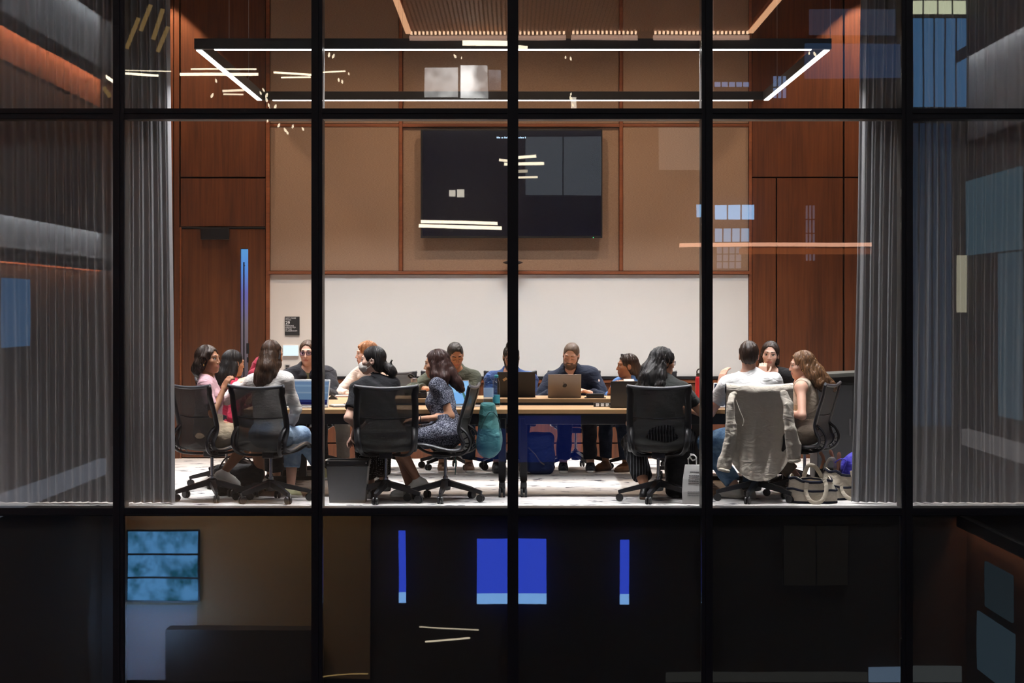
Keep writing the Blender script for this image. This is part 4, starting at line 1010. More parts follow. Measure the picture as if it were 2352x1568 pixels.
t = thing('desk_camera', 'black compact camera on the far table by the flask', 'camera', on_table(972, 914)); MB().cbox((-.06, -.025, 0), (.06, .025, .055), .008).build('camera_body', M_BLACK, t)
MB().lathe([(.022, 0), (.024, .03), (.018, .032)], 16, M=Matrix.Translation((0, -.025, .028)) @ Matrix.Rotation(PI / 2, 4, 'X')).build('lens', M_PLASTIC, t); MB().cbox((-.03, -.015, .055), (.03, .015, .075), .006).build('flash_hump', M_BLACK, t)
t = thing('earbud_case', 'small white case standing on the table behind the tweed arm', 'case', on_table(985, 915)); MB().cbox((-.018, -.010, 0), (.018, .010, .062), .009).build('case_body', M_WHITE, t, True); MB().box((-.0185, -.0105, .040), (.0185, .0105, .0412)).build('lid_seam', M_STEEL, t)
t = thing('conference_speaker', 'flat black conference speaker beside the silver laptop', 'speaker', on_table(1367, 914)); MB().cbox((-.085, -.05, .008), (.085, .05, .042), .012).build('speaker_body', M_BLACK, t, True); MB().cbox((-.10, -.055, 0), (.10, .055, .008), .003).build('foot_plate', M_PLASTIC, t)
t = thing('power_box', 'black table power box with three white sockets', 'power strip', on_table(1386, 934)); MB().cbox((-.085, -.03, 0), (.085, .03, .036), .004).build('box_body', M_BLACK, t)
for i in range(3):
    o = MB().cbox((-.052 + i * .042 - .014, -.0325, .006), (-.052 + i * .042 + .014, -.0298, .030), .002).build('socket', M_WHITE, t); b_ = MB()
    for q in (-.005, .005): b_.box((-.052 + i * .042 + q - .0015, -.0332, .015), (-.052 + i * .042 + q + .0015, -.0324, .025))
    b_.build('socket_slot', M_BLACK, o)
rb = thing('drink_bottle', 'red steel drink bottle with a black loop lid on the table', 'bottle', on_table(1607, 916))
MB().lathe([(.034, 0), (.040, .004), (.041, .185), (.036, .205), (.026, .212)], 24).build('bottle_body', plain('bottle_red', (.50, .018, .030, 1), .45, var=.1), rb, True)
MB().lathe([(.030, .212), (.032, .214), (.032, .236), (.026, .24)], 20).build('lid', M_BLACK, rb, True)
MB().tube(spline([(-.024, 0, .236), (-.024, 0, .262), (-.008, 0, .278), (.010, 0, .276), (.024, 0, .258), (.024, 0, .236)], 4), .006, 8).build('carry_loop', M_BLACK, rb, True)
lo_ = lettering('H y d r o', 0, 0, .022, rb, plain('bottle_print', (.6, .3, .3, 1), .6)); lo_.rotation_euler = (PI / 2, -PI / 2, 0); lo_.location = (.022, -.0405, .06)
t = thing('pen', 'dark pen lying on the table by the striped trousers', 'pen', on_table(1600, 934), 1.4); MB().tube([(0, -.065, .006), (0, .05, .006), (0, .066, .006)], [.005, .005, .001], 8).build('barrel', plain('pen_blue', (.03, .04, .10, 1), .4), t); MB().tube([(0.005, -.06, .011), (0.005, -.02, .011)], .0015, 6).build('clip', M_STEEL, t)
t = thing('sticky_pad', 'yellow green sticky pad on the table below the red bottle', 'notepad', on_table(1606, 937)); MB().cbox((-.04, -.03, 0), (.04, .03, .010), .002).build('pad', plain('pad_lime', (.52, .60, .28, 1), .8), t)
t = thing('paper_sheet', 'white sheets of paper beside the pen on the table', 'paper', on_table(1588, 937), -.2); MB().box((-.10, -.06, 0), (.10, .06, .003)).build('sheet', M_PAPER, t)
t = thing('paper_sheet', 'white sheet of paper under the elbow of the woman in beige', 'paper', (WX(1825, 1.2), 1.2, TT), .1); MB().box((-.05, -.14, 0), (.05, .14, .003)).build('sheet', M_PAPER, t)

# ------------------------------------------------------------------ things on the floor
pb = thing('paper_bag', 'white paper carrier bag with printed lines on the carpet', 'bag', (WX(1591, .42), .42, 0), -.08)
rings = []
for z, w, d in ((0.0, .078, .05), (.02, .083, .054), (.10, .086, .054), (.20, .080, .046), (.28, .068, .036), (.315, .062, .03)):
    rings.append([(-w, -d, z), (-w * .1, -d * 1.04, z), (w, -d, z), (w * .97, 0, z), (w, d, z), (-w, d, z), (-w * .97, 0, z)])
MB().loft(rings).build('bag_body', M_PAPER, pb)
for s in (-1, 1): MB().tube(spline([(-.03, s * .02, .31), (-.036, s * .018, .35), (-.02, s * .012, .385), (.005, s * .01, .392), (.025, s * .014, .375), (.03, s * .02, .31)], 4), .004, 6).build('handle', M_PAPER, pb)
MB().tube(spline([(-.04, 0, .36), (-.02, -.01, .375), (.0, .01, .35), (.03, -.01, .37), (.01, 0, .395), (-.02, 0, .40)], 4), .006, 6).build('handle_knot', M_PAPER, pb)
rr = random.Random(5); bl = MB()
for z, x0, x1 in ((.258, -.02, .05), (.228, -.03, .056), (.212, -.032, .052), (.196, -.034, .056), (.181, -.032, .05), (.166, -.034, .052), (.098, -.04, .055), (.082, -.04, .052), (.066, -.04, .056)):
    x = x0
    while x < x1:
        w = rr.uniform(.006, .014); yy = -.0575 if z > .05 else -.056
        yy = -(.054 * 1.04 if z < .10 else (.054 + (.046 - .054) * (z - .10) / .10 if z < .2 else .046 + (.036 - .046) * (z - .2) / .08) * 1.04) - .0012
        bl.box((x, yy, z), (min(x + w, x1), yy + .004, z + .0045)); x += w + .003
bl.build('printed_lines', plain('print_grey', (.12, .12, .13, 1), .8), pb)
bn = thing('waste_bin', 'dark grey square bin with a black rim beside the polka dot trousers', 'bin', (WX(800, .62), .62, 0))
MB().loft([[(-w, -d, z), (w, -d, z), (w, d, z), (-w, d, z)] for z, w, d in ((0, .145, .12), (.26, .165, .135), (.30, .168, .138))]).build('bin_body', plain('bin_grey', (.13, .13, .135, 1), .45), bn)
MB().cbox((-.176, -.146, .298), (.176, -.128, .345), .006).cbox((-.176, .128, .298), (.176, .146, .345), .006).cbox((-.176, -.146, .298), (-.158, .146, .345), .006).cbox((.158, -.146, .298), (.176, .146, .345), .006).build('rim', M_BLACK, bn)
for s in (-1, 1): MB().lathe([(.001, 0), (.006, .001), (.006, .004), (.001, .005)], 10, M=Matrix.Translation((s * .155, -.146, .325)) @ Matrix.Rotation(PI / 2, 4, 'X')).build('rivet', M_STEEL, bn)

def cloth(name, col, rough=0.9, var=0.12, vscale=40, fold=0.45):
    """woven cloth: fine weave and soft folds"""
    if name in MATS: return MATS[name]
    m = plain(name, col, rough, spec=0.15, var=var, vscale=vscale, sheen=.08); add_folds(m, fold); return m
def add_folds(m, fold=.42):
    nt = m.node_tree; N, L = nt.nodes, nt.links; b_ = N['Principled BSDF']; tc = N.new('ShaderNodeTexCoord')
    mp = N.new('ShaderNodeMapping'); mp.inputs['Rotation'].default_value = (.5, .6, .3); mp.inputs['Scale'].default_value = (1.0, 1.0, 2.0); L.new(tc.outputs['Object'], mp.inputs['Vector'])
    n1 = N.new('ShaderNodeTexNoise'); n1.inputs['Scale'].default_value = 11; n1.inputs['Detail'].default_value = 2; n1.inputs['Distortion'].default_value = 1.1; L.new(mp.outputs[0], n1.inputs['Vector'])
    b1 = N.new('ShaderNodeBump'); b1.inputs['Strength'].default_value = fold; b1.inputs['Distance'].default_value = .03; L.new(n1.outputs['Fac'], b1.inputs['Height'])
    n2 = N.new('ShaderNodeTexNoise'); n2.inputs['Scale'].default_value = 420; L.new(tc.outputs['Object'], n2.inputs['Vector'])
    b2 = N.new('ShaderNodeBump'); b2.inputs['Strength'].default_value = .22; b2.inputs['Distance'].default_value = .004; L.new(n2.outputs['Fac'], b2.inputs['Height']); L.new(b1.outputs[0], b2.inputs['Normal'])
    L.new(b2.outputs[0], b_.inputs['Normal'])
# teal backpack hanging on the tweed chair
P = W(1120, 985, .78)
bp = thing('backpack', 'teal backpack hanging from the chair back behind the tweed dress', 'backpack', (P.x, P.y, 0))
s = SDF()
s.ell(V(P.x + .01, P.y, P.z - .02), V(.085, .13, .20), k=.04).ell(V(P.x + .00, P.y, P.z - .13), V(.10, .14, .11), k=.05).ell(V(P.x + .045, P.y, P.z - .07), V(.07, .11, .12), k=.04).rbox(V(P.x, P.y, P.z + .16), V(.06, .10, .06), rnd=.03, k=.05)
M_TEAL = cloth('teal_nylon', (.05, .17, .17, 1), .6)
skin_obj('bag_body', [s.skin(.008, wrinkle(.007, (22, 22, 12), 3))], [M_TEAL], bp)
s = SDF(); s.rbox(V(P.x + .055, P.y - .05, P.z - .10), V(.055, .075, .085), rnd=.035, k=.02)
skin_obj('front_pocket', [s.skin(.008, wrinkle(.006, (26, 26, 20), 8))], [M_TEAL], bp)
zp = MB().tube(spline([W(1104, 990, .63), W(1112, 965, .62), W(1128, 945, .62), W(1144, 960, .63), W(1149, 990, .64)], 5), .004, 6).build('zip_line', cloth('teal_dark', (.02, .07, .075, 1), .6), bp, True); zp.matrix_parent_inverse = Matrix.Translation(-bp.location)
b = MB(); b.tube(spline([W(1100, 888, 0.77), W(1111, 893, 0.74), W(1118, 912, 0.72), W(1124, 930, 0.71), W(1130, 945, 0.72)], 5), .014, 8, flat=.4); b.build('shoulder_strap', M_TEAL, bp, True); bp.children[-1].matrix_parent_inverse = Matrix.Translation(-bp.location)
b = MB(); b.tube(spline([W(1142, 915, 0.74), W(1126, 935, 0.70), W(1112, 965, 0.69), W(1103, 1000, 0.70), W(1100, 1040, 0.72)], 5), .012, 8, flat=.4); b.build('shoulder_strap', M_TEAL, bp, True); bp.children[-1].matrix_parent_inverse = Matrix.Translation(-bp.location)
b = MB(); b.tube(spline([W(1098, 1045, 0.79), W(1099, 1075, 0.77), W(1098, 1106, 0.77)], 5), .010, 8, flat=.4); b.build('loose_strap', M_TEAL, bp, True); bp.children[-1].matrix_parent_inverse = Matrix.Translation(-bp.location)
b = MB(); b.tube(spline([W(1131, 918, 0.74), W(1136, 908, 0.74), W(1144, 912, 0.74), W(1146, 925, 0.74)], 5), .008, 8); b.build('grab_loop', M_BLACK, bp, True); bp.children[-1].matrix_parent_inverse = Matrix.Translation(-bp.location)
for px, Y, m, h0, lab, cc in ((1122, .76, M_CLEAR, 860, 'clear water bottle in the teal backpack', (.10, .22, .62, 1)), (1140, .82, M_CLEARG, 862, 'ribbed bottle with a teal base in the teal backpack', (.06, .33, .40, 1))):
    q = W(px, h0, Y); bt = thing('water_bottle', lab, 'bottle', (q.x, q.y, q.z - .26))
    r_ = .040 if px < 1130 else .030
    MB().lathe([(r_ * .9, 0), (r_, .01), (r_, .18), (r_ * .8, .21), (.014, .235), (.013, .242)], 20).build('bottle_body', m, bt, True)
    MB().lathe([(.016, .242), (.017, .244), (.017, .262), (.012, .265)], 16).build('cap', plain('cap_%d' % px, cc, .5), bt, True)
    MB().lathe([(r_ + .001, .03 if px > 1130 else .075), (r_ + .001, .10 if px > 1130 else .15)], 20).build('label_band', plain('band_%d' % px, cc if px > 1130 else (.30, .42, .60, 1), .5), bt, True)

# canvas totes, blue bag, leather handles
M_CANVAS = cloth('canvas_cream', (.62, .55, .44, 1), .9); M_NAVYTRIM = cloth('navy_trim', (.012, .014, .030, 1), .8); M_TAN = plain('tan_leather', (.48, .22, .11, 1), .55)
def tote(label, px, Y, w, d, h, rz, slump, seed):
    t = thing('tote_bag', label, 'bag', (WX(px, Y), Y, 0), rz)
    n_ = 28; rings = []; rr = random.Random(seed); ph = rr.uniform(0, 6)
    def ring(z, k, open_=0.0):
        out = []
        for j in range(n_):
            q = 2 * PI * j / n_; c, s_ = math.cos(q), math.sin(q)
            x = w * k * (abs(c) ** .55) * (1 if c > 0 else -1); y = d * k * (abs(s_) ** .7) * (1 if s_ > 0 else -1)
            wob = 1 + .05 * math.sin(3 * q + ph + z * 12) + .03 * math.sin(7 * q + ph * 2)
            out.append((x * wob + slump * z, y * wob, max(0.002, z + open_ * (.018 * math.sin(2 * q + ph) + .012 * math.sin(5 * q)) - .10 * z * (c > 0) * c)))
        return out
    zs = [(0.004, .94), (.02, 1.02), (.06, 1.06), (.10, 1.05), (.14, 1.0), (.175, .95), (h, .90)]
    out_r = [ring(z, k, z / h) for z, k in zs]; in_r = [ring(z, k - .05, z / h) for z, k in reversed(zs)]
    MB().loft(out_r + in_r, cap=True).build('bag_body', M_CANVAS, t, True)
    for z, k, r_ in ((.115, 1.05, .0075), (h - .012, .915, .010), (.010, .99, .008)):
        MB().tube([Vector(p) + Vector((0, 0, .0)) for p in ring(z, k + .012, z / h)], r_, 6, closed=True, up=(0, 0, 1), flat=1.2).build('trim_band', M_NAVYTRIM, t, True)
    for s_ in (-1, 1):
        y = s_ * d * .98; fl = 1 if s_ < 0 else 0
        pts = [(-w * .42, y * 1.12, .06), (-w * .44, y * 1.08, h * .7), (-w * .40, y * 1.02, h), (-w * .22, y * .8, h + (.085 if not fl else .03)), (w * .1, y * (1.5 if fl else .7), h + (.075 if not fl else -.02)), (w * .42, y * 1.3, h * .9), (w * .55, y * 1.25, h * .55), (w * .5, y * 1.1, .05)]
        if fl: pts = [(-w * .30, y * 1.12, .17), (-w * .33, y * 1.18, .09), (-w * .15, y * 1.5, .03), (w * .15, y * 1.75, .012), (w * .42, y * 1.6, .04), (w * .58, y * 1.3, .12), (w * .50, y * 1.05, .19), (w * .42, y * 1.0, h)]
        MB().tube(spline(pts, 5), .017, 8, flat=.28, up=(0, 1, .2)).build('handle', M_CANVAS, t, True)
    return t
tote('cream canvas tote bag with navy bands lying open on the carpet', 1868, .52, .18, .10, .21, -.12, -.10, 3)
tote('second cream canvas tote bag slumped behind the open one', 1925, .86, .15, .10, .24, .5, .12, 8)
lb = thing('handbag', 'dark handbag with tall tan leather handles behind the totes', 'bag', (WX(1912, 1.12), 1.12, 0))
s = SDF(); s.rbox(V(WX(1912, 1.12), 1.12, .12), V(.15, .06, .12), rnd=.03)
skin_obj('bag_body', [s.skin(.011, wrinkle(.006, (20, 20, 14), 5))], [cloth('handbag_dark', (.02, .02, .022, 1), .6)], lb)
for a, b2, c in (((1885, 1078), (1892, 1052), (1884, 1040)), ((1920, 1080), (1915, 1055), (1907, 1037)), ((1924, 1090), (1925, 1065), (1926, 1043))):
    q = MB().tube(spline([W(*a, 1.07), W(*b2, 1.07), W(*c, 1.07), W(c[0] + 3, c[1] + 2, 1.12), W(b2[0] + 2, b2[1] + 10, 1.16)], 5), .012, 8, flat=.35, up=(0, 1, 0)).build('leather_handle', M_TAN, lb, True); q.matrix_parent_inverse = Matrix.Translation(-lb.location)
bb_ = thing('blue_bag', 'crumpled violet blue fabric bag against the curtain', 'bag', (WX(1950, .95), .95, 0))
s = SDF(); C = W(1952, 1080, .95); s.ell(V(*C), V(.085, .09, .13), k=.03).ell(V(C.x + .06, C.y, C.z + .08), V(.07, .07, .09), k=.04).ell(V(C.x + .03, C.y, .10), V(.12, .10, .11), k=.05)
skin_obj('bag_body', [s.skin(.008, wrinkle(.016, (30, 30, 24), 9))], [cloth('violet_nylon', (.055, .045, .42, 1), .5)], bb_)
q = MB().tube(spline([W(1918, 1062, .9), W(1930, 1054, .88), W(1944, 1058, .87), W(1940, 1075, .86), W(1934, 1090, .87)], 5), .012, 8, flat=.35).build('handle', MATS['violet_nylon'], bb_, True); q.matrix_parent_inverse = Matrix.Translation(-bb_.location)
# blue rucksack under the far table, black case and bags by the door end
def soft_bag(name, label, cat, px, Y, parts, mat, h=.011, wr=.008, seed=1, straps=()):
    t = thing(name, label, cat, (WX(px, Y), Y, 0)); s = SDF(); o = V(WX(px, Y), Y, 0)
    for c, r_, rnd in parts: s.rbox(o + V(*c), V(*r_), rnd=rnd, k=.03)
    skin_obj('bag_body', [s.skin(h, wrinkle(wr, (20, 20, 16), seed))], [mat], t)
    for pts, r_, m in straps: MB().tube(spline(pts, 5), r_, 8, flat=.4).build('strap', m, t, True)
    return t
soft_bag('rucksack', 'blue rucksack with a pale strap under the far table', 'backpack', 1240, 3.75, (((0, 0, .20), (.14, .10, .20), .07), ((-.02, -.09, .13), (.10, .05, .11), .04)), cloth('rucksack_blue', (.02, .035, .12, 1), .6), seed=4,
         straps=(([(-.11, -.15, .26), (-.05, -.165, .20), (.0, -.165, .13), (.04, -.15, .10)], .014, M_STEEL),))
soft_bag('duffel_bag', 'black duffel bag on the carpet between the first two chairs', 'bag', 548, 1.25, (((0, 0, .13), (.20, .13, .13), .06), ((.12, -.02, .20), (.10, .10, .06), .04)), cloth('duffel_black', (.010, .010, .012, 1), .6), seed=6,
         straps=(([(-.16, -.10, .22), (-.08, -.12, .33), (.08, -.12, .33), (.16, -.10, .22)], .014, M_BLACK),))
soft_bag('backpack', 'black backpack standing on the carpet beside the striped trousers', 'backpack', 1556, 1.02, (((0, 0, .21), (.10, .10, .21), .06),), MATS['duffel_black'], seed=7,
         straps=(([(.07, -.09, .40), (.15, -.08, .36), (.17, -.06, .24), (.12, -.05, .10)], .010, M_BLACK),))

# dark AV lectern standing behind the woman in beige
lc = thing('media_lectern', 'dark grey media lectern standing behind the woman in beige', 'lectern', (WX(1945, 2.5), 2.5, 0))
M_LECT = plain('lectern_grey', (.022, .022, .024, 1), .5)
MB().cbox((-.30, -.24, .05), (.34, .26, .92), .006).build('cabinet', M_LECT, lc)
for i in range(2): 
    d_ = MB().cbox((-.29 + i * .32, -.256, .08), (.015 + i * .315, -.241, .90), .003).build('door', plain('lectern_door', (.03, .03, .032, 1), .45) if 'lectern_door' not in MATS else MATS['lectern_door'], lc)
    MB().tube([(-.01 + i * .06, -.268, .45), (-.01 + i * .06, -.268, .60)], .005, 8).build('handle', M_STEEL, d_)
MB().cbox((-.36, -.30, .975), (.40, .30, 1.01), .005, M=Matrix.Rotation(-.05, 4, 'Y')).build('desk_top', plain('lectern_top', (.06, .062, .055, 1), .5), lc)
MB().cbox((-.26, -.2, .915), (.30, .22, .985), .004).build('riser', M_BLACK, lc)
for x in (-.25, .29): MB().cbox((x - .03, -.2, 0), (x + .03, .22, .05), .004).build('foot', M_BLACK, lc)
# ================================================================== PEOPLE
def skin_mat(name, col):
    m = MATS.get(name)
    if m: return m
    m = plain(name, col, .5, spec=.35, var=.08, vscale=14)
    return m
SK = {'light': skin_mat('skin_light', (.60, .34, .25, 1)), 'fair': skin_mat('skin_fair', (.64, .39, .30, 1)), 'tan': skin_mat('skin_tan', (.46, .23, .14, 1)), 'brown': skin_mat('skin_brown', (.34, .155, .085, 1)), 'olive': skin_mat('skin_olive', (.42, .22, .14, 1))}
M_LIP = plain('lips', (.38, .13, .105, 1), .4); M_EYEW = plain('eye_white', (.62, .58, .54, 1), .3); M_IRIS = plain('iris_dark', (.025, .014, .010, 1), .25)
def hair_mat(name, c1, c2):
    m, nt, b = new_mat(name); N, L = nt.nodes, nt.links
    tc = N.new('ShaderNodeTexCoord'); mp = N.new('ShaderNodeMapping'); mp.inputs['Scale'].default_value = (170, 170, 9); L.new(tc.outputs['Object'], mp.inputs['Vector'])
    n_ = N.new('ShaderNodeTexNoise'); n_.inputs['Scale'].default_value = 1.0; n_.inputs['Detail'].default_value = 3; n_.inputs['Distortion'].default_value = .8; L.new(mp.outputs[0], n_.inputs['Vector'])
    cr = N.new('ShaderNodeValToRGB'); cr.color_ramp.elements[0].position = .38; cr.color_ramp.elements[1].position = .70; cr.color_ramp.elements[0].color = c1; cr.color_ramp.elements[1].color = c2
    L.new(n_.outputs['Fac'], cr.inputs[0]); L.new(cr.outputs[0], b.inputs['Base Color'])
    bp_ = N.new('ShaderNodeBump'); bp_.inputs['Strength'].default_value = .7; bp_.inputs['Distance'].default_value = .006; L.new(n_.outputs['Fac'], bp_.inputs['Height']); L.new(bp_.outputs[0], b.inputs['Normal'])
    b.inputs['Roughness'].default_value = .42; b.inputs['Specular IOR Level'].default_value = .45
    return m
HR = {'black': hair_mat('hair_black', (.006, .005, .005, 1), (.022, .018, .018, 1)), 'dark': hair_mat('hair_dark_brown', (.012, .006, .004, 1), (.045, .022, .013, 1)), 'auburn': hair_mat('hair_auburn_dark', (.022, .008, .007, 1), (.065, .026, .020, 1)),
      'brown': hair_mat('hair_brown', (.020, .010, .006, 1), (.10, .048, .024, 1)), 'light': hair_mat('hair_light_brown', (.060, .028, .012, 1), (.27, .13, .055, 1)), 'ginger': hair_mat('hair_ginger', (.20, .075, .025, 1), (.48, .22, .09, 1)), 'short': hair_mat('hair_short_brown', (.085, .055, .038, 1), (.16, .11, .078, 1)), 'shortblack': hair_mat('hair_short_black', (.014, .012, .010, 1), (.035, .030, .026, 1))}
for _k, _c in (('black', (.03, .018, .014, 1)), ('dark', (.05, .026, .018, 1)), ('auburn', (.06, .03, .02, 1)), ('brown', (.08, .042, .025, 1)), ('light', (.15, .08, .04, 1)), ('ginger', (.30, .14, .07, 1)), ('short', (.12, .07, .045, 1)), ('shortblack', (.04, .03, .025, 1))): plain('brow_' + _k, _c, .8)
def pattern_mat(name, kind):
    if name in MATS: return MATS[name]
    m, nt, b = new_mat(name); N, L = nt.nodes, nt.links; tc = N.new('ShaderNodeTexCoord'); b.inputs['Roughness'].default_value = .9; b.inputs['Specular IOR Level'].default_value = .15
    if kind == 'tweed':
        mp = N.new('ShaderNodeMapping'); mp.inputs['Scale'].default_value = (90, 90, 260); L.new(tc.outputs['Object'], mp.inputs['Vector'])
        n_ = N.new('ShaderNodeTexNoise'); n_.inputs['Scale'].default_value = 1; n_.inputs['Detail'].default_value = 2; L.new(mp.outputs[0], n_.inputs['Vector'])
        cr = N.new('ShaderNodeValToRGB'); E = cr.color_ramp.elements; E[0].position = .42; E[0].color = (.018, .020, .034, 1); E[1].position = .62; E[1].color = (.33, .34, .40, 1); q = E.new(.52); q.color = (.07, .075, .11, 1)
        L.new(n_.outputs['Fac'], cr.inputs[0]); L.new(cr.outputs[0], b.inputs['Base Color'])
    elif kind == 'dots':
        v = N.new('ShaderNodeTexVoronoi'); v.inputs['Scale'].default_value = 62; v.inputs['Randomness'].default_value = .25; L.new(tc.outputs['Object'], v.inputs['Vector'])
        cr = N.new('ShaderNodeValToRGB'); cr.color_ramp.interpolation = 'CONSTANT'; E = cr.color_ramp.elements; E[0].color = (.55, .55, .55, 1); E[1].position = .24; E[1].color = (.010, .009, .010, 1)
        L.new(v.outputs['Distance'], cr.inputs[0]); L.new(cr.outputs[0], b.inputs['Base Color'])
    elif kind == 'stripes':
        w = N.new('ShaderNodeTexWave'); w.bands_direction = 'X' ; w.inputs['Scale'].default_value = 13; w.inputs['Distortion'].default_value = 1.2; w.inputs['Detail'].default_value = 1; L.new(tc.outputs['Object'], w.inputs['Vector'])
        cr = N.new('ShaderNodeValToRGB'); E = cr.color_ramp.elements; E[0].position = .955; E[0].color = (.010, .010, .012, 1); E[1].position = .985; E[1].color = (.22, .22, .23, 1)
        L.new(w.outputs['Fac'], cr.inputs[0]); L.new(cr.outputs[0], b.inputs['Base Color'])
    elif kind.startswith('denim'):
        c1, c2 = {'denim_light': ((.14, .22, .34, 1), (.36, .47, .60, 1)), 'denim_mid': ((.06, .12, .22, 1), (.20, .32, .47, 1)), 'denim_dark': ((.012, .018, .035, 1), (.035, .048, .08, 1))}[kind]
        n_ = N.new('ShaderNodeTexNoise'); n_.inputs['Scale'].default_value = 9; n_.inputs['Detail'].default_value = 6; L.new(tc.outputs['Object'], n_.inputs['Vector'])
        cr = N.new('ShaderNodeValToRGB'); cr.color_ramp.elements[0].position = .35; cr.color_ramp.elements[1].position = .68; cr.color_ramp.elements[0].color = c1; cr.color_ramp.elements[1].color = c2
        L.new(n_.outputs['Fac'], cr.inputs[0]); L.new(cr.outputs[0], b.inputs['Base Color'])
    add_folds(m)
    return m
def ik(a, t, l1, l2, pole):
    a, t = np.asarray(a, float), np.asarray(t, float); d = t - a; L = np.linalg.norm(d); L2 = min(max(L, abs(l1 - l2) + .02), l1 + l2 - .004)
    dn = d / (L + 1e-9); t = a + dn * L2
    x = (l1 * l1 - l2 * l2 + L2 * L2) / (2 * L2); h = math.sqrt(max(l1 * l1 - x * x, 0)); p = np.asarray(pole, float); p = nrm(p - dn * (p @ dn))
    return a + dn * x + p * h, t
def rot(v, ax, ang):
    c, s = math.cos(ang), math.sin(ang); return v * c + np.cross(ax, v) * s + ax * (ax @ v) * (1 - c)
class Person: pass
def person(label, seat, yw, head, hyaw, hpitch=0, hroll=0, k=1.0, male=False, skin='light', lw=None, rw=None, lp=None, rp=None, lf=None, rf=None, lfy=None, rfy=None, lk=None, rk=None,
           lcurl=28, rcurl=28, lhd=None, rhd=None, lhn=None, rhn=None, twist=0, zs=.545, eyes='open', beard=False, brow='dark', thin=1.0, shrug=0.0):
    """seat: (x, y); head: world point of the head centre; lw/rw wrist targets, lp/rp elbow poles, lf/rf ankle targets, lfy/rfy foot yaw, lk/rk knee poles, lhd/rhd hand directions, lhn/rhn palm normals"""
    p = Person(); a = math.radians(yw); f = V(math.sin(a), math.cos(a), 0); r = V(math.cos(a), -math.sin(a), 0); Z = V(0, 0, 1)
    p.root = thing('person', label, 'person', (seat[0], seat[1], 0), 0, 'people seated around the tables')
    p.pel = pel = V(seat[0], seat[1], zs); p.k = k; p.f = f; p.r = r; p.male = male
    ha, hp_ = math.radians(hyaw), math.radians(hpitch); hf = V(math.sin(ha) * math.cos(hp_), math.cos(ha) * math.cos(hp_), -math.sin(hp_))
    hr0 = V(math.cos(ha), -math.sin(ha), 0); hu = np.cross(hr0, hf); hu = rot(hu, hf, math.radians(hroll)); p.H = Rh = frame(hf, hu); p.hc = hc = np.asarray(head, float)
    hs = .97 * (1.03 if male else 1.0) * (.94 + .06 * k); p.hs = hs
    p.hl = lambda x, y, z: hc + Rh @ (V(x, y, z) * hs)
    nb = hc - nrm(.55 * hu + .45 * Z) * .168 * hs - f * .012
    p.nb = nb; u = nrm(nb - pel); tl = np.linalg.norm(nb - pel); p.u = u; p.tl = tl
    sa = math.radians(yw + twist); fs = V(math.sin(sa), math.cos(sa), 0); fs = nrm(fs - u * (fs @ u)); rs = np.cross(fs, u); p.rs = rs; p.fs = fs
    f2 = nrm(f - u * (f @ u)); r2 = np.cross(f2, u); p.Rt = np.stack([r2, f2, u], 1); p.Rs = np.stack([rs, fs, u], 1)
    sw = (.178 if male else .152) * k; p.sw = sw
    p.sh = [nb - u * (.062 - shrug) * k + s * rs * sw for s in (-1, 1)]
    p.hip = [pel + s * r * .085 * k + f * .03 - Z * .005 for s in (-1, 1)]
    l1, l2 = .275 * k, .245 * k
    tg = [lw, rw]; po = [lp, rp]; p.el, p.wr = [], []
    for i, s in enumerate((-1, 1)):
        t = tg[i] if tg[i] is not None else p.hip[i] + f * .30 + Z * .12
        e, w = ik(p.sh[i], t, l1, l2, po[i] if po[i] is not None else (-Z + s * r * .35 - f * .5)); p.el.append(e); p.wr.append(w)
    fo = [lf, rf]; kp = [lk, rk]; p.kn, p.an = [], []
    for i, s in enumerate((-1, 1)):
        t = fo[i] if fo[i] is not None else V(*(p.hip[i] + f * .40 + s * r * .04)[:2], .085)
        e, w = ik(p.hip[i], t, .425 * k, .405 * k, kp[i] if kp[i] is not None else (Z * .8 + f)); p.kn.append(e); p.an.append(w)
    p.fy = [math.radians(x) if x is not None else a for x in (lfy, rfy)]
    p.th = thin
    # ---- body: torso and limbs, then head and hands as finer skin of the same mesh
    s = SDF(); torso(p, s); limbs(p, s, 2, 2, 2, 2)
    s.cap(nb - u * .02, p.hl(0, -.015, -.06), .056 * k if male else .044 * k, .052 if male else .042, k=.03)
    pieces = [s.skin(.0115)]
    h = SDF(); E = h.ell
    def hl(x, y, z): return p.hl(x, y, z)
    def HR_(x, y, z): return V(x, y, z) * hs
    E(hl(0, -.012, .030), HR_(.073, .094, .083), Rh, .02); E(hl(0, .034, -.032), HR_(.058 if male else .055, .060, .080), Rh, .03); E(hl(0, .034, -.076), HR_(.046 if male else .040, .046, .034), Rh, .03)
    E(hl(0, .072, -.098), HR_(.019, .017, .015), Rh, .025)
    for q in (-1, 1):
        E(hl(q * .041, .060, -.020), HR_(.023, .024, .022), Rh, .02)
    h.cap(hl(-.034, .078, .022), hl(.034, .078, .022), .0135 * hs, k=.018)
    for q in (-1, 1): E(hl(q * .031, .101, .003), HR_(.017, .016, .0125), Rh, .010, 0, 's')
    h.cap(hl(0, .087, .010), hl(0, .1075, -.029), .0075 * hs, .0095 * hs, k=.012)
    for q in (-1, 1): E(hl(q * .0105, .096, -.033), HR_(.0075, .0095, .0065), Rh, .008)
    E(hl(0, .080, -.062), HR_(.026, .018, .020), Rh, .015)
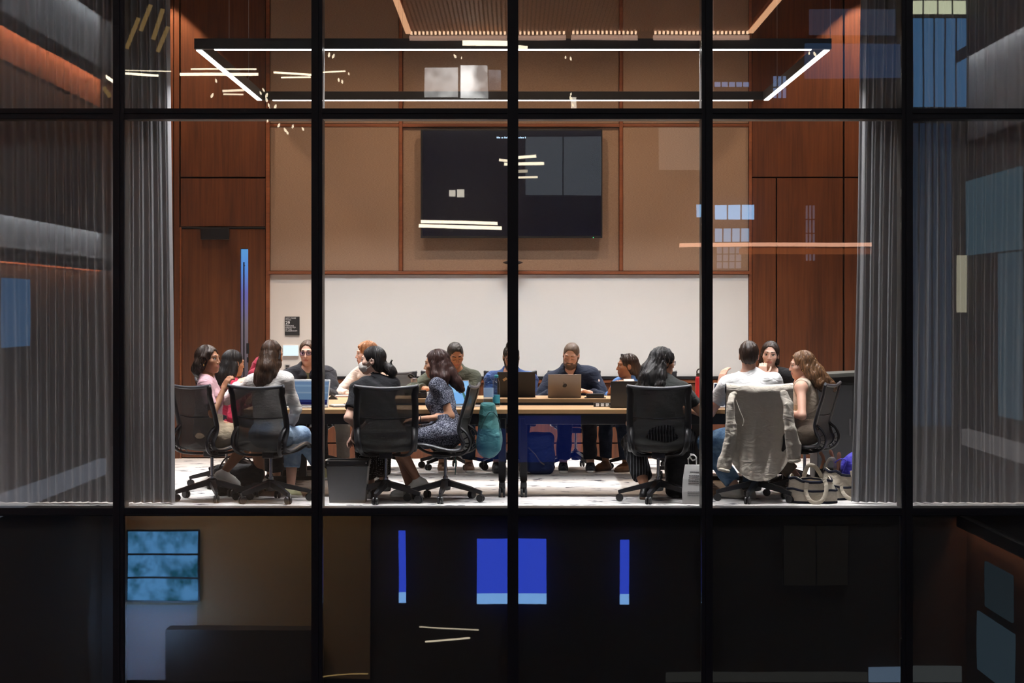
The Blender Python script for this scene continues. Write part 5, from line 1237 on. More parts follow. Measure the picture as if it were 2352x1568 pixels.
    for q in (-1, 1):
        E(hl(q * .074, -.006, -.008), HR_(.010, .021, .031), Rh, .008); E(hl(q * .083, -.002, -.006), HR_(.006, .010, .016), Rh, .006, 0, 's')
        if eyes == 'open':
            E(hl(q * .031, .0785, .003), HR_(.0135, .0125, .0115), Rh, .002, 3); E(hl(q * .0315, .0905, .003), HR_(.0055, .003, .0055), Rh, .001, 4)
            h.cap(hl(q * .018, .0885, .011), hl(q * .031, .0925, .0135), .0020 * hs, k=.003, tag=2); h.cap(hl(q * .031, .0925, .0135), hl(q * .046, .080, .009), .0020 * hs, k=.003, tag=2)
        else:
            E(hl(q * .031, .0785, .001), HR_(.0145, .013, .012), Rh, .004); h.cap(hl(q * .020, .0888, -.006), hl(q * .032, .0915, -.008), .0015 * hs, k=.003, tag=2); h.cap(hl(q * .032, .0915, -.008), hl(q * .043, .083, -.006), .0015 * hs, k=.003, tag=2)
        h.cap(hl(q * .0155, .0935, .0285), hl(q * .033, .0905, .0325), .0034 * hs, .0030 * hs, k=.004, tag=2); h.cap(hl(q * .033, .0905, .0325), hl(q * .050, .074, .0265), .0030 * hs, .0016 * hs, k=.004, tag=2)
    h.cap(hl(-.0205, .0885, -.0592), hl(0, .0965, -.0565), .0045 * hs, .0055 * hs, k=.004, tag=1); h.cap(hl(.0205, .0885, -.0592), hl(0, .0965, -.0565), .0045 * hs, .0055 * hs, k=.004, tag=1)
    h.cap(hl(-.017, .089, -.066), hl(.017, .089, -.066), .0062 * hs, k=.004, tag=1); h.cap(hl(-.012, .094, -.0665), hl(.012, .094, -.0665), .0052 * hs, k=.004, tag=1)
    if beard:
        h.ell(hl(0, .048, -.085), HR_(.056, .060, .045), Rh, .015, 5)
        for q in (-1, 1): h.cap(hl(q * .062, .012, -.020), hl(q * .046, .045, -.075), .016, .022, k=.012, tag=5)
        h.cap(hl(-.026, .092, -.052), hl(.026, .092, -.052), .0065, k=.006, tag=5)
    h.cap(p.hl(0, -.018, -.05), nb, .054 if male else .042, .058 * k if male else .045 * k, k=.025)
    pieces.append(h.skin(.0036, tags=True))
    for i, s_ in enumerate((-1, 1)):
        w = p.wr[i]; d = nrm(w - p.el[i]) if (lhd, rhd)[i] is None else nrm((lhd, rhd)[i]); n0 = (lhn, rhn)[i]
        n0 = (-Z + .2 * (-s_) * r) if n0 is None else np.asarray(n0, float); n0 = nrm(n0 - d * (d @ n0)); sd = np.cross(d, n0)   # sideways
        th = sd if np.dot(sd, -s_ * r) > 0 else -sd
        if abs(np.dot(sd, r)) < .25 and abs(sd[2]) > .5: th = sd if sd[2] > 0 else -sd
        g = SDF(); g.cap(w - nrm(w - p.el[i]) * .06, w + d * .01, .026 * k, .022 * k, k=.015)
        Rf = np.stack([th, d, n0], 1); g.rbox(w + d * .05 * k, V(.037, .045, .013) * k, Rf, .012 * k, k=.015)
        cu = math.radians((lcurl, rcurl)[i])
        for j, (off, ln) in enumerate(((.027, .070), (.0095, .079), (-.009, .073), (-.026, .057))):
            q0 = w + d * .088 * k + th * off * k; dd = rot(d, np.cross(d, n0), cu * .5 * (1 + .08 * j)); dd = nrm(dd + th * off * 1.2)
            for m_, (fr, ra, rb) in enumerate(((.45, .0092, .0085), (.31, .0085, .0078), (.24, .0078, .0065))):
                q1 = q0 + dd * ln * fr * k; g.cap(q0, q1, ra * k, rb * k, k=.004); q0 = q1; dd = rot(dd, np.cross(d, n0), cu)
        t0 = w + d * .022 * k + th * .024 * k; t1 = t0 + (d * .55 + th * .75 + n0 * .35) * .040 * k; t2 = t1 + nrm(d * .85 + th * .35 + n0 * .35) * .032 * k; t3 = t2 + nrm(d + th * .05 + n0 * .3) * .026 * k
        g.cap(t0, t1, .0145 * k, .0105 * k, k=.010); g.cap(t1, t2, .0105 * k, .0092 * k, k=.004); g.cap(t2, t3, .0092 * k, .0075 * k, k=.004)
        pieces.append(g.skin(.0046))
    mats = [SK[skin], M_LIP, MATS['brow_' + brow], M_EYEW, M_IRIS] + ([HR['short' if brow == 'short' else 'shortblack']] if beard else [])
    p.body = skin_obj('body', pieces, mats, p.root)
    return p
def torso(p, s, planes=(), k0=.03, bust=True, pelvis=True, upper=True):
    k, u, Rt, Rs, pel, t, w = p.k, p.u, p.Rt, p.Rs, p.pel, p.tl, p.th
    if pelvis:
        s.ell(pel + V(0, 0, .005), V(.158 * w, .115, .10) * k, frame(p.f, V(0, 0, 1)), k0, planes=planes)
    s.ell(pel + u * .32 * t, V(.128 * w, .098, .14) * k, Rt, .05, planes=planes)
    if upper:
        s.ell(pel + u * .64 * t, V((.152 if p.male else .134) * w, .105 if p.male else .098, .17) * k, Rs, .05, planes=planes)
        s.cap(p.sh[0] + p.rs * .025, p.sh[1] - p.rs * .025, .052 * k, k=.05, planes=planes)
        for i in (0, 1): s.cap(p.nb + u * .025, p.sh[i], .040 * k, .048 * k, k=.04, planes=planes)
        if not p.male and bust:
            for q in (-1, 1): s.ell(pel + u * .62 * t + p.fs * .075 * k + q * p.rs * .065 * k, V(.060, .052, .058) * k, Rs, .04, planes=planes)
def limbs(p, s, la=0, ra=0, ll=0, rl=0, grow=1.0):
    """arms and legs down to a fraction: 0..1 upper, 1..2 lower"""
    k = p.k; m = 1.10 if p.male else .90
    for i, a in ((0, la), (1, ra)):
        if a <= 0: continue
        S, E, W_ = p.sh[i], p.el[i], p.wr[i]
        if a < 1: c = S + (E - S) * a; pl = ((c, nrm(E - S)),); s.cap(S, c + nrm(E - S) * .03, .050 * k * m * grow, (.050 - .010 * a) * k * m * grow, k=.025, planes=pl)
        else:
            s.cap(S, E, (.049 if p.male else .046) * k * m * grow, .037 * k * m * grow, k=.03)
            if a < 2: c = E + (W_ - E) * (a - 1); pl = ((c, nrm(W_ - E)),); s.cap(E, c + nrm(W_ - E) * .03, .038 * k * m * grow, (.038 - .012 * (a - 1)) * k * m * grow, k=.02, planes=pl)
            else: s.cap(E, W_, .037 * k * m, .0245 * k * m, k=.02)
    for i, a in ((0, ll), (1, rl)):
        if a <= 0: continue
        H, K, A = p.hip[i], p.kn[i], p.an[i]
        if a < 1: c = H + (K - H) * a; pl = ((c, nrm(K - H)),); s.cap(H, c + nrm(K - H) * .04, .080 * k * grow, (.080 - .024 * a) * k * grow, k=.03, planes=pl)
        else:
            s.cap(H, K, .080 * k * grow, .056 * k * grow, k=.03)
            if a < 2: c = K + (A - K) * (a - 1); pl = ((c, nrm(A - K)),); s.cap(K, c + nrm(A - K) * .04, .056 * k * grow, (.056 - .014 * (a - 1)) * k * grow, k=.02, planes=pl)
            else: s.cap(K, K + (A - K) * .35, .053 * k, .055 * k, k=.02); s.cap(K + (A - K) * .35, A, .055 * k, .034 * k, k=.02)
def top(p, name, mat, arm=(.55, .55), inflate=.012, hem=-.04, neck='crew', wr=.006, open_=0.0, seed=1, collar=None, grow=1.04, h=.0095, pelvis=True, label=None):
    s = SDF(); u = p.u; cut = p.pel + u * hem; pl = ((cut, -u),)
    torso(p, s, pl, pelvis=pelvis); limbs(p, s, arm[0], arm[1], 0, 0, grow)
    nb, fs = p.nb, p.fs
    if neck == 'crew': s.ell(nb + u * .045 + fs * .015, V(.066, .075, .062) * p.k, p.Rs, .008, op='s')
    elif neck == 'v': s.ell(nb + u * .04 + fs * .02, V(.062, .07, .06) * p.k, p.Rs, .008, op='s'); s.ell(nb - u * .03 + fs * .09, V(.036, .06, .085) * p.k, p.Rs, .01, op='s')
    elif neck == 'scoop': s.ell(nb + u * .03 + fs * .03, V(.085, .09, .085) * p.k, p.Rs, .01, op='s')
    elif neck == 'tank':
        s.ell(nb + u * .03 + fs * .02, V(.080, .10, .085) * p.k, p.Rs, .01, op='s')
        for q in (0, 1): s.ell(p.sh[q] + (1 if q else -1) * p.rs * .035, V(.055, .10, .10) * p.k, p.Rs, .01, op='s')
    if open_: s.rbox(p.pel + u * .42 * p.tl + fs * .17, V(open_, .11, .52 * p.tl), p.Rs, .02, k=.015, op='s')
    if collar:
        for q in (-1, 1): s.cap(nb + q * p.rs * .055 + u * .03 - fs * .03, nb + q * p.rs * .05 - u * .035 + fs * .075, .016, .014, k=.012)
        s.cap(nb - p.rs * .05 + u * .035 - fs * .045, nb + p.rs * .05 + u * .035 - fs * .045, .017, k=.012)
    return skin_obj(name, [s.skin(h, wrinkle(wr, (26, 26, 22), seed), inflate=inflate)], [mat], p.root, label)
def bottoms(p, name, mat, leg=(1.9, 1.9), inflate=.013, wr=.006, seed=2, waist=.09, skirt=False, grow=1.06, h=.0105, label=None):
    s = SDF(); u = p.u; pl = ((p.pel + u * waist, u),)
    torso(p, s, pl, upper=False); limbs(p, s, 0, 0, leg[0], leg[1], grow)
    if skirt:
        a = [p.hip[i] + (p.kn[i] - p.hip[i]) * min(leg[i], 1) * .97 for i in (0, 1)]; s.cap((p.hip[0] + p.hip[1]) / 2, (a[0] + a[1]) / 2, .075 * p.k, .055 * p.k, k=.06, planes=((a[0], nrm(a[0] - p.hip[0])),))
    return skin_obj(name, [s.skin(h, wrinkle(wr, (24, 24, 20), seed), inflate=inflate)], [mat], p.root, label)
def shoes(p, upper, sole, which=(0, 1), low=True, tilt=(0, 0), label=None, sandal=False):
    for i in which:
        a = p.an[i]; q = p.fy[i]; tl = math.radians(tilt[i]); f = V(math.sin(q) * math.cos(tl), math.cos(q) * math.cos(tl), math.sin(tl)); up = nrm(np.cross(V(math.cos(q), -math.sin(q), 0), f)); k = p.k
        c = a - up * .052 * k; s = SDF()
        s.cap(a - up * .005, c - f * .025, .036 * k, .036 * k, k=.02); s.cap(c - f * .03, c + f * .085, .036 * k, .036 * k, k=.03); s.cap(c + f * .03 + up * .01, c + f * .135 - up * .008, .040 * k, .031 * k, k=.03)
        s.ell(a + up * .035, V(.028, .034, .03) * k, frame(f, up), .008, op='s')
        b = c - up * .012
        pl = ((b, -up),)
        v, qd, _ = s.skin(.0075, cuts=((b - up * .004, -up),))
        o = skin_obj('shoe', [(v, qd, 0)], [upper], p.root, label)
        so_ = SDF(); so_.cap(b - f * .038, b + f * .14, .038 * k, .034 * k, k=.01); so_.cap(b, b + f * .09, .037 * k, .041 * k, k=.01)
        v, qd, _ = so_.skin(.0075, cuts=((b + up * .006, up), (b - up * .020, -up)))
        so2 = skin_obj('sole', [(v, qd, 0)], [sole], None); so2.parent = o; so2.matrix_parent_inverse = Matrix.Identity(4)
        if not sandal:
            m = MB()
            for t in (.05, .068, .086, .104): 
                cc = c + f * t * k + up * (.050 - .20 * (t - .05)) * k; sd_ = np.cross(f, up); m.tube([cc - sd_ * .016 - up * .006, cc + up * .002, cc + sd_ * .016 - up * .006], .0028, 5)
            l_ = m.build('laces', upper, None); l_.parent = o; l_.matrix_parent_inverse = Matrix.Identity(4)
def strand_tubes(p, mat, chains, parent, n=40, r=.0026, wave=.006, extra=.035, seed=1, scalp=90, face=1.0, big=0.0):
    rg = random.Random(seed); m = MB(); hl, hs = p.hl, p.hs
    for pts, rs in chains:
        P_ = spline([Vector(q) for q in pts], 4); k = len(P_)
        Rr = [rs[min(int(j / 4), len(rs) - 1)] + (rs[min(int(j / 4) + 1, len(rs) - 1)] - rs[min(int(j / 4), len(rs) - 1)]) * (j % 4) / 4 for j in range(k)]
        t = (P_[-1] - P_[0]).normalized(); a = t.orthogonal().normalized(); b = t.cross(a)
        for i in range(n):
            th = rg.uniform(0, 2 * PI); ro = rg.uniform(.80, 1.06); ph = rg.uniform(0, 6); j0 = rg.randrange(0, max(1, k // 3)); out = []
            for j in range(j0, k):
                w = wave * math.sin(j * .8 + ph) * min(1, j / 6)
                out.append(P_[j] + (a * math.cos(th + .05 * j) + b * math.sin(th + .05 * j)) * (Rr[j] * ro + w))
            tl_ = (out[-1] - out[-3]).normalized() if len(out) > 2 else t
            out.append(out[-1] + tl_ * rg.uniform(.2, 1.0) * extra + Vector((rg.uniform(-1, 1), rg.uniform(-1, 1), 0)) * extra * .3)
            m.tube(out, [r * rg.uniform(.7, 1.2)] * (len(out) - 2) + [r * .6, r * .15], 4, cap=False)
    for i in range(scalp):
        az = rg.uniform(0, 2 * PI); out = []; j0 = rg.uniform(.1, .5); j1 = rg.uniform(1.5, 2.1)
        for j in range(9):
            q = j0 + (j1 - j0) * j / 8.0; x, y, z = math.sin(q) * math.cos(az), math.sin(q) * math.sin(az), math.cos(q); l_ = 1.012
            c = (x * (.081 + big) * l_, -.014 + y * (.103 + big) * l_, .034 + z * (.091 + big) * l_)
            if ((c[0]) / (.066 * face)) ** 2 + ((c[1] - .090) / .074) ** 2 + ((c[2] + .030) / (.107 * face)) ** 2 < 1.15: out = []; break
            out.append(hl(*c))
        if len(out) > 3: m.tube(out, [r * .9] * (len(out) - 1) + [r * .3], 4, cap=False)
    if m.v:
        o = m.build('hair_strands', mat, parent, True); o.matrix_parent_inverse = Matrix.Identity(4)
def hair(p, mat, style='cap', strands=(), face=1.0, h=.0058, tubes=30, wave=.005, ridge=.0024, label=None, name='hair', world=(), big=0.0, ears=False, seed=1):
    s = SDF(); Rh, hs = p.H, p.hs; hl = p.hl
    def HR_(x, y, z): return V(x, y, z) * hs
    b = big
    if style == 'crop': s.ell(hl(0, -.013, .032), HR_(.0765 + b, .098 + b, .0865 + b), Rh, .02)
    else: s.ell(hl(0, -.014, .034), HR_(.081 + b, .103 + b, .091 + b), Rh, .02)
    if style != 'crop': s.ell(hl(0, -.045, -.03), HR_(.071 + b, .062 + b, .080), Rh, .03)
    else: s.ell(hl(0, -.05, -.02), HR_(.066, .052, .062), Rh, .03)
    for pts, rs in strands: s.chain([hl(*q) for q in pts], list(rs), k=.022)
    for pts, rs in world: s.chain([np.asarray(q, float) for q in pts], list(rs), k=.022)
    s.ell(hl(0, .090, -.030), HR_(.066 * face, .074, .107 * face), Rh, .012, op='s')
    if style == 'crop':
        for q in (-1, 1): s.ell(hl(q * .085, .02, -.035), HR_(.035, .055, .042), Rh, .01, op='s')
    elif ears:
        for q in (-1, 1): s.ell(hl(q * .09, .005, -.012), HR_(.028, .030, .034), Rh, .01, op='s')
    r = np.random.RandomState(seed); ph = r.uniform(0, 6, 6); c = p.hc
    def ns(X, Y, Z):
        a = np.arctan2(Y - c[1], X - c[0])
        return ridge * (np.sin(a * 31 + ph[0] + 3 * np.sin(Z * 22 + ph[1])) * .5 + np.sin((X - Y) * 230 + ph[2] + 2.0 * np.sin(Z * 30)) * .5 + .6 * np.sin(a * 13 + Z * 26 + ph[3]))
    o = skin_obj(name, [s.skin(h, ns)], [mat], p.root, label)
    if style != 'crop': strand_tubes(p, mat, [([hl(*q) for q in pts], rs) for pts, rs in strands], o, tubes, wave=wave, seed=seed, face=face, big=b, scalp=110)
    return o
def world_tube(p, name, pts, r, mat, **kw):
    o = MB().tube([Vector(q) for q in pts], r, kw.get('n', 8), flat=kw.get('flat', 1.0), closed=kw.get('closed', False)).build(name, mat, p.root, True); o.matrix_parent_inverse = Matrix.Translation(-p.root.location); return o
M_LENS = glass_mat('spectacle_lens', .08, (.90, .90, .96, 1))
def glasses(p, mat, lens=None, z=.003, y=.104, on_head=False, w=.024, hgt=.018):
    hl = p.hl; m = MB()
    def rim(q):
        out = []
        for i in range(20):
            t = 2 * PI * i / 20; cx, cz = math.cos(t), math.sin(t); out.append(Vector(hl(q * .0325 + w * (abs(cx) ** .6) * (1 if cx > 0 else -1), y - .35 * abs(q * .0325 + w * cx) ** 2 * 12, z + hgt * (abs(cz) ** .7) * (1 if cz > 0 else -1))))
        return out
    rims = [rim(-1), rim(1)]
    for q in rims: m.tube(q, .0024, 6, closed=True)
    m.tube([hl(-.010, y + .001, z + .006), hl(0, y + .004, z + .008), hl(.010, y + .001, z + .006)], .0022, 6)
    for q in (-1, 1): m.tube([hl(q * .056, y - .018, z + .008), hl(q * .074, y - .045, z + .010), hl(q * .079, .0, z + .010), hl(q * .078, -.02, z - .004)], .0022, 6)
    o = m.build('glasses', mat, p.root, True); o.matrix_parent_inverse = Matrix.Translation(-p.root.location)
    b = MB()
    for q in rims: b.add(q, [tuple(range(20))])
    l_ = b.build('lenses', lens or M_LENS, o); l_.matrix_parent_inverse = Matrix.Identity(4)
    return o
def seat_of(key, back=-.02, side=0.0):
    c = CH[key]; a = math.radians(c['chair_yaw']); return (c.location.x + math.sin(a) * back + math.cos(a) * side, c.location.y + math.cos(a) * back - math.sin(a) * side)
M_SNEAK = plain('sneaker_white', (.80, .78, .72, 1), .7, var=.1); M_SOLE = plain('sole_white', (.78, .76, .72, 1), .7); M_SOLEBR = plain('sole_brown', (.10, .05, .025, 1), .7); M_LEATHBR = plain('shoe_brown', (.16, .07, .028, 1), .5)
M_GOLD = plain('gold', (.8, .5, .15, 1), .25, metal=1.0); M_SPECS = plain('specs_dark', (.015, .015, .03, 1), .3)
# ------------------------------------------------------------------ the sixteen people
def A(px, py, Y): return V(*W(px, py, Y))
def cl(name, rgb, **kw): return cloth(name, rgb + (1,), **kw)
# 1 pink shirt, in profile, hand raised
p = person('woman in a pale pink T-shirt and beige shorts, one hand raised, by the curtain', seat_of('pink', -.03), 74, A(478, 826, .80), 112, -4, 0, .97, skin='brown', brow='black',
           twist=14, rw=A(513, 895, .64), rp=V(.6, -.5, -1), lw=A(533, 978, 1.02), rhd=V(.45, .15, 1), rhn=V(.6, .6, -.2), rcurl=38, rf=A(516, 1082, .98), lf=A(600, 1100, 1.22), rfy=80, lfy=70)
top(p, 'shirt', cl('tee_pink', (.56, .34, .38)), (.72, .72), seed=11)
bottoms(p, 'shorts', cl('shorts_beige', (.50, .40, .28)), (.55, .55), .022, .006, 12, waist=.16)
shoes(p, M_SNEAK, M_SOLE, tilt=(0, -22))
hair(p, HR['dark'], strands=[([(.05, -.06, -.03), (.03, -.085, -.075), (0, -.10, -.105)], (.05, .055, .04)), ([(-.05, -.06, -.03), (-.03, -.085, -.075), (0, -.09, -.10)], (.05, .05, .04)), ([(.06, .04, .06), (.078, .0, .02), (.075, -.03, -.04)], (.018, .022, .03))], big=.004, ears=True, seed=2)
q = MB().lathe([(.002, -.006), (.005, 0), (.002, .006)], 10, M=Matrix.Translation(Vector(p.hl(.083, .0, -.045)))).build('earring', M_GOLD, p.root); q.matrix_parent_inverse = Matrix.Translation(-p.root.location)
# 2 red top
p = person('woman in a bright red top with long dark hair, behind the raised hand', seat_of('red', .0), 70, A(536, 834, 2.22), 52, 4, 0, .95, skin='tan', brow='black', rw=A(553, 905, 2.1), lw=A(585, 905, 2.4))
top(p, 'shirt', cl('top_red', (.44, .025, .06)), (1.5, 1.5), seed=13)
bottoms(p, 'trousers', cl('trousers_dark', (.014, .014, .018)), seed=14); shoes(p, M_BLACK, M_BLACK)
hair(p, HR['black'], strands=[([(.0, -.07, -.03), (-.01, -.09, -.11), (.0, -.10, -.17)], (.065, .07, .05)), ([(.055, -.02, -.02), (.06, -.04, -.10)], (.035, .04))], seed=3)
# 3 maroon shirt
p = person('person in a maroon shirt, mostly hidden behind the woman in white', seat_of('maroon', .0), 80, A(624, 812, 3.25), 95, 20, 0, 1.14, True, skin='tan', brow='dark', rw=A(640, 900, 3.2), lw=A(650, 900, 3.5), twist=20)
top(p, 'shirt', cl('shirt_maroon', (.27, .022, .045)), (.75, .75), .018, wr=.006, seed=15, neck='none', collar=True)
bottoms(p, 'trousers', MATS['trousers_dark'], seed=16); shoes(p, M_BLACK, M_BLACK)
hair(p, HR['shortblack'], 'crop', seed=4)
s = SDF(); s.ell(p.nb - p.fs * .075 + p.u * .045, V(.10, .075, .075), p.Rs, .04).ell(p.nb - p.fs * .10 - p.u * .03, V(.12, .05, .09), p.Rs, .05)
skin_obj('hood', [s.skin(.009, wrinkle(.008, (34, 34, 24), 61))], [MATS['shirt_maroon']], p.root)
# 4 white sweater, from behind
p = person('woman in a thin white sweater and blue jeans seen from behind, long brown hair', seat_of('white', -.02), 16, A(622, 814, .72), 4, 2, 4, 1.0, skin='light', brow='brown',
           rw=A(664, 985, .92), rp=V(.9, -.3, -.6), lw=A(548, 882, 1.05), lp=V(-.8, 0, -.6), rf=A(668, 1118, .98), lf=A(738, 1078, 1.18), rfy=25, lfy=60, rk=V(.15, 1, .8), lk=V(.9, .6, .9))
top(p, 'sweater', cl('sweater_white', (.62, .59, .56)), (1.85, 1.85), seed=17)
bottoms(p, 'jeans', pattern_mat('denim_light', 'denim_light'), (1.78, 1.6), .016, .005, 18)
shoes(p, plain('sneaker_yellow', (.60, .58, .34, 1), .7, var=.25, vscale=25), M_SOLE, tilt=(0, -8))
hair(p, HR['brown'], strands=[([(0, -.07, -.02), (-.005, -.10, -.11), (-.02, -.105, -.19), (-.045, -.10, -.245)], (.066, .068, .062, .05)), ([(.06, -.02, 0), (.066, -.04, -.08), (.045, -.08, -.16), (.02, -.09, -.23)], (.03, .034, .04, .035)), ([(-.06, -.02, 0), (-.068, -.05, -.08), (-.07, -.085, -.17), (-.085, -.085, -.235)], (.03, .034, .04, .03))], seed=5)
world_tube(p, 'hair_clip', [p.hl(.080, -.03, .03), p.hl(.088, -.045, .0), p.hl(.083, -.06, -.035)], .008, M_BLACK)
# 5 dark blazer, glasses
p = person('person with glasses in a dark blazer over an olive T-shirt, behind the mullion', seat_of('blazer', .0), 178, A(707, 810, 4.28), 188, 4, 0, 1.06, True, skin='fair', brow='dark', lw=A(742, 897, 3.95), rw=A(700, 893, 3.92), lp=V(.6, .5, -1), rp=V(-.6, .5, -1))
top(p, 'shirt', cl('tee_olive', (.15, .15, .09)), (.6, .6), .010, seed=19)
top(p, 'blazer', cl('blazer_dark', (.020, .021, .028), rough=.7), (1.9, 1.9), .026, neck='v', wr=.006, open_=.042, seed=20, collar=True)
bottoms(p, 'trousers', MATS['trousers_dark'], seed=21); shoes(p, M_BLACK, M_BLACK)
hair(p, HR['brown'], ears=True, face=1.06, seed=6, strands=[([(0, -.10, .0), (0, -.115, -.03)], (.03, .028))])
glasses(p, M_SPECS, glass_mat('lens_blue', .10, (.70, .66, .98, 1)))
# 6 cream shirt, ginger hair
p = person('person with ginger hair in a cream shirt, behind the masked woman', seat_of('cream', .0), -145, A(842, 812, 4.25), -100, 4, 0, 1.05, skin='fair', brow='ginger', rw=A(800, 905, 4.0), lw=A(860, 905, 3.95), rp=V(-1, .3, -.6))
top(p, 'shirt', cl('shirt_cream', (.66, .53, .45)), (1.9, 1.9), .018, wr=.005, seed=22, collar=True)
bottoms(p, 'trousers', cl('trousers_white', (.5, .48, .45)), seed=23); shoes(p, M_SNEAK, M_SOLE)
hair(p, HR['ginger'], strands=[([(0, -.08, 0), (0, -.10, -.08), (0, -.10, -.16)], (.06, .055, .04))], big=.004, ridge=.005, seed=7)
# 7 masked woman from behind
p = person('woman in a black T-shirt and face mask, dark hair tied at the nape', seat_of('mask', -.02), -32, A(856, 828, .78), -84, 2, 3, .98, skin='fair', brow='black', lw=A(816, 978, .80), rw=A(822, 995, .90), lp=V(-.3, -.5, -1), rp=V(.6, 0, -1), twist=14,
           lf=A(852, 1112, 1.05), rf=A(880, 1100, 1.25), lhd=V(-.3, .2, -1), rhd=V(-.6, .2, -.6))
top(p, 'shirt', cl('tee_black', (.010, .010, .013), rough=.8), (.68, .68), .014, seed=24)
bottoms(p, 'trousers', pattern_mat('polka_dots', 'dots'), (1.85, 1.85), .024, .006, 25); shoes(p, M_BLACK, M_BLACK)
hair(p, HR['black'], strands=[([(0, -.10, -.045), (.005, -.125, -.075), (.0, -.15, -.09)], (.035, .034, .042)), ([(0, -.15, -.07), (.01, -.172, -.11), (0, -.16, -.16)], (.03, .03, .012)), ([(0, -.14, -.06), (-.01, -.16, -.02)], (.012, .004))], ears=True, seed=8)
s = SDF(); s.ell(p.hl(0, .050, -.055), V(.060, .066, .052) * p.hs, p.H, .01).ell(p.hl(0, .085, -.04), V(.022, .034, .03) * p.hs, p.H, .03); s.ell(p.hl(0, .0, -.05), V(.09, .052, .09) * p.hs, p.H, .004, op='s')
skin_obj('face_mask', [s.skin(.0046)], [cl('mask_white', (.62, .58, .55))], p.root)
world_tube(p, 'mask_strap', [p.hl(-.056, .06, -.035), p.hl(-.072, .03, -.022), p.hl(-.082, -.006, .012), p.hl(-.084, -.028, -.01), p.hl(-.070, .02, -.055), p.hl(-.055, .055, -.075)], .0022, MATS['mask_white'])
# 8 tweed dress
p = person('woman in a short-sleeved navy tweed dress leaning forward, long dark hair', seat_of('tweed', -.02), -80, A(1003, 835, .84), -84, 6, 0, 1.0, skin='tan', brow='dark', lw=A(966, 962, .62), lp=V(1, 0, -.7), rw=A(942, 944, 1.10), rp=V(.2, .3, -1),
           lf=A(958, 1100, .78), rf=A(942, 1118, .98), lfy=-70, rfy=-85, lk=V(-1, 0, .8), rk=V(-1, .1, .7), lhd=V(-1, .1, -.1), rhd=V(-1, -.1, .1), lcurl=22)
M_TWEED = pattern_mat('tweed', 'tweed')
top(p, 'dress', M_TWEED, (.62, .62), .008, grow=1.0, hem=-.2, seed=26)
bottoms(p, 'skirt', M_TWEED, (.86, .86), .018, .004, 27, waist=.14, skirt=True)
shoes(p, M_SNEAK, M_SOLE, tilt=(-28, 0))
hair(p, HR['auburn'], strands=[([(0, -.06, -.02), (.0, -.10, -.10), (.0, -.15, -.17), (.0, -.19, -.24)], (.066, .062, .05, .03)), ([(-.062, .02, .0), (-.078, .02, -.09), (-.085, .015, -.18), (-.08, .02, -.26)], (.026, .035, .035, .018)), ([(-.05, -.05, -.03), (-.075, -.06, -.12), (-.085, -.06, -.19)], (.04, .042, .03))], seed=9, face=.96)
world_tube(p, 'wristband', [V(*p.wr[0]) + .026 * (math.cos(t) * V(0, 1, 0) + math.sin(t) * V(0, 0, 1)) for t in [i * PI / 8 for i in range(16)]], .004, M_BLACK, closed=True)
# 9 green jacket
p = person('man in an olive green jacket looking down, behind the tweed dress', seat_of('green', .0), 172, A(1046, 814, 4.25), 165, 30, 6, 1.06, True, skin='tan', brow='black', eyes='down', rw=A(978, 893, 4.0), rp=V(-1, 0, -.5), lw=A(1062, 905, 3.95), beard=False)
top(p, 'jacket', cl('jacket_olive', (.075, .085, .065)), (1.85, 1.85), .020, seed=28, collar=True, wr=.006)
bottoms(p, 'jeans', pattern_mat('denim_dark', 'denim_dark'), seed=29); shoes(p, M_LEATHBR, M_SOLE)
hair(p, HR['shortblack'], 'crop', seed=10)
# 10 blue shirt behind the mullion
p = person('man in a blue shirt and glasses, hidden by the central mullion', seat_of('blue', .0), 180, A(1174, 820, 4.25), 172, 14, 0, 1.06, True, skin='olive', brow='black', beard=True, eyes='down', lw=A(1198, 905, 3.98), rw=A(1160, 905, 3.98))
top(p, 'shirt', cl('shirt_blue', (.045, .085, .22)), (1.85, 1.85), .016, seed=30, collar=True)
bottoms(p, 'jeans', MATS['denim_dark'], seed=31); shoes(p, M_BLACK, M_BLACK)
hair(p, HR['shortblack'], 'crop', seed=11, strands=[([(-.02, -.02, .125), (.03, -.01, .128)], (.02, .02))], ridge=.005)
glasses(p, M_SPECS)
# 11 bearded man, navy jacket
p = person('bearded man with cropped hair in a navy jacket behind the silver laptop', seat_of('navy', .0), 180, A(1312, 815, 4.22), 192, 22, -6, 1.08, True, skin='fair', brow='short', beard=True, eyes='down', lw=A(1352, 902, 4.02), rw=A(1272, 900, 4.02), lp=V(1, .4, -1), rp=V(-1, .4, -1))
top(p, 'shirt', cl('shirt_offwhite', (.55, .46, .40)), (.6, .6), .010, neck='v', seed=32)
top(p, 'jacket', cl('jacket_navy', (.010, .018, .042), rough=.7), (1.88, 1.88), .025, neck='v', wr=.006, open_=.040, seed=33, collar=True)
bottoms(p, 'trousers', MATS['trousers_dark'], seed=34); shoes(p, cl('shoe_navy', (.01, .012, .02)), M_SOLE)
hair(p, HR['short'], 'crop', seed=12, ridge=.001)
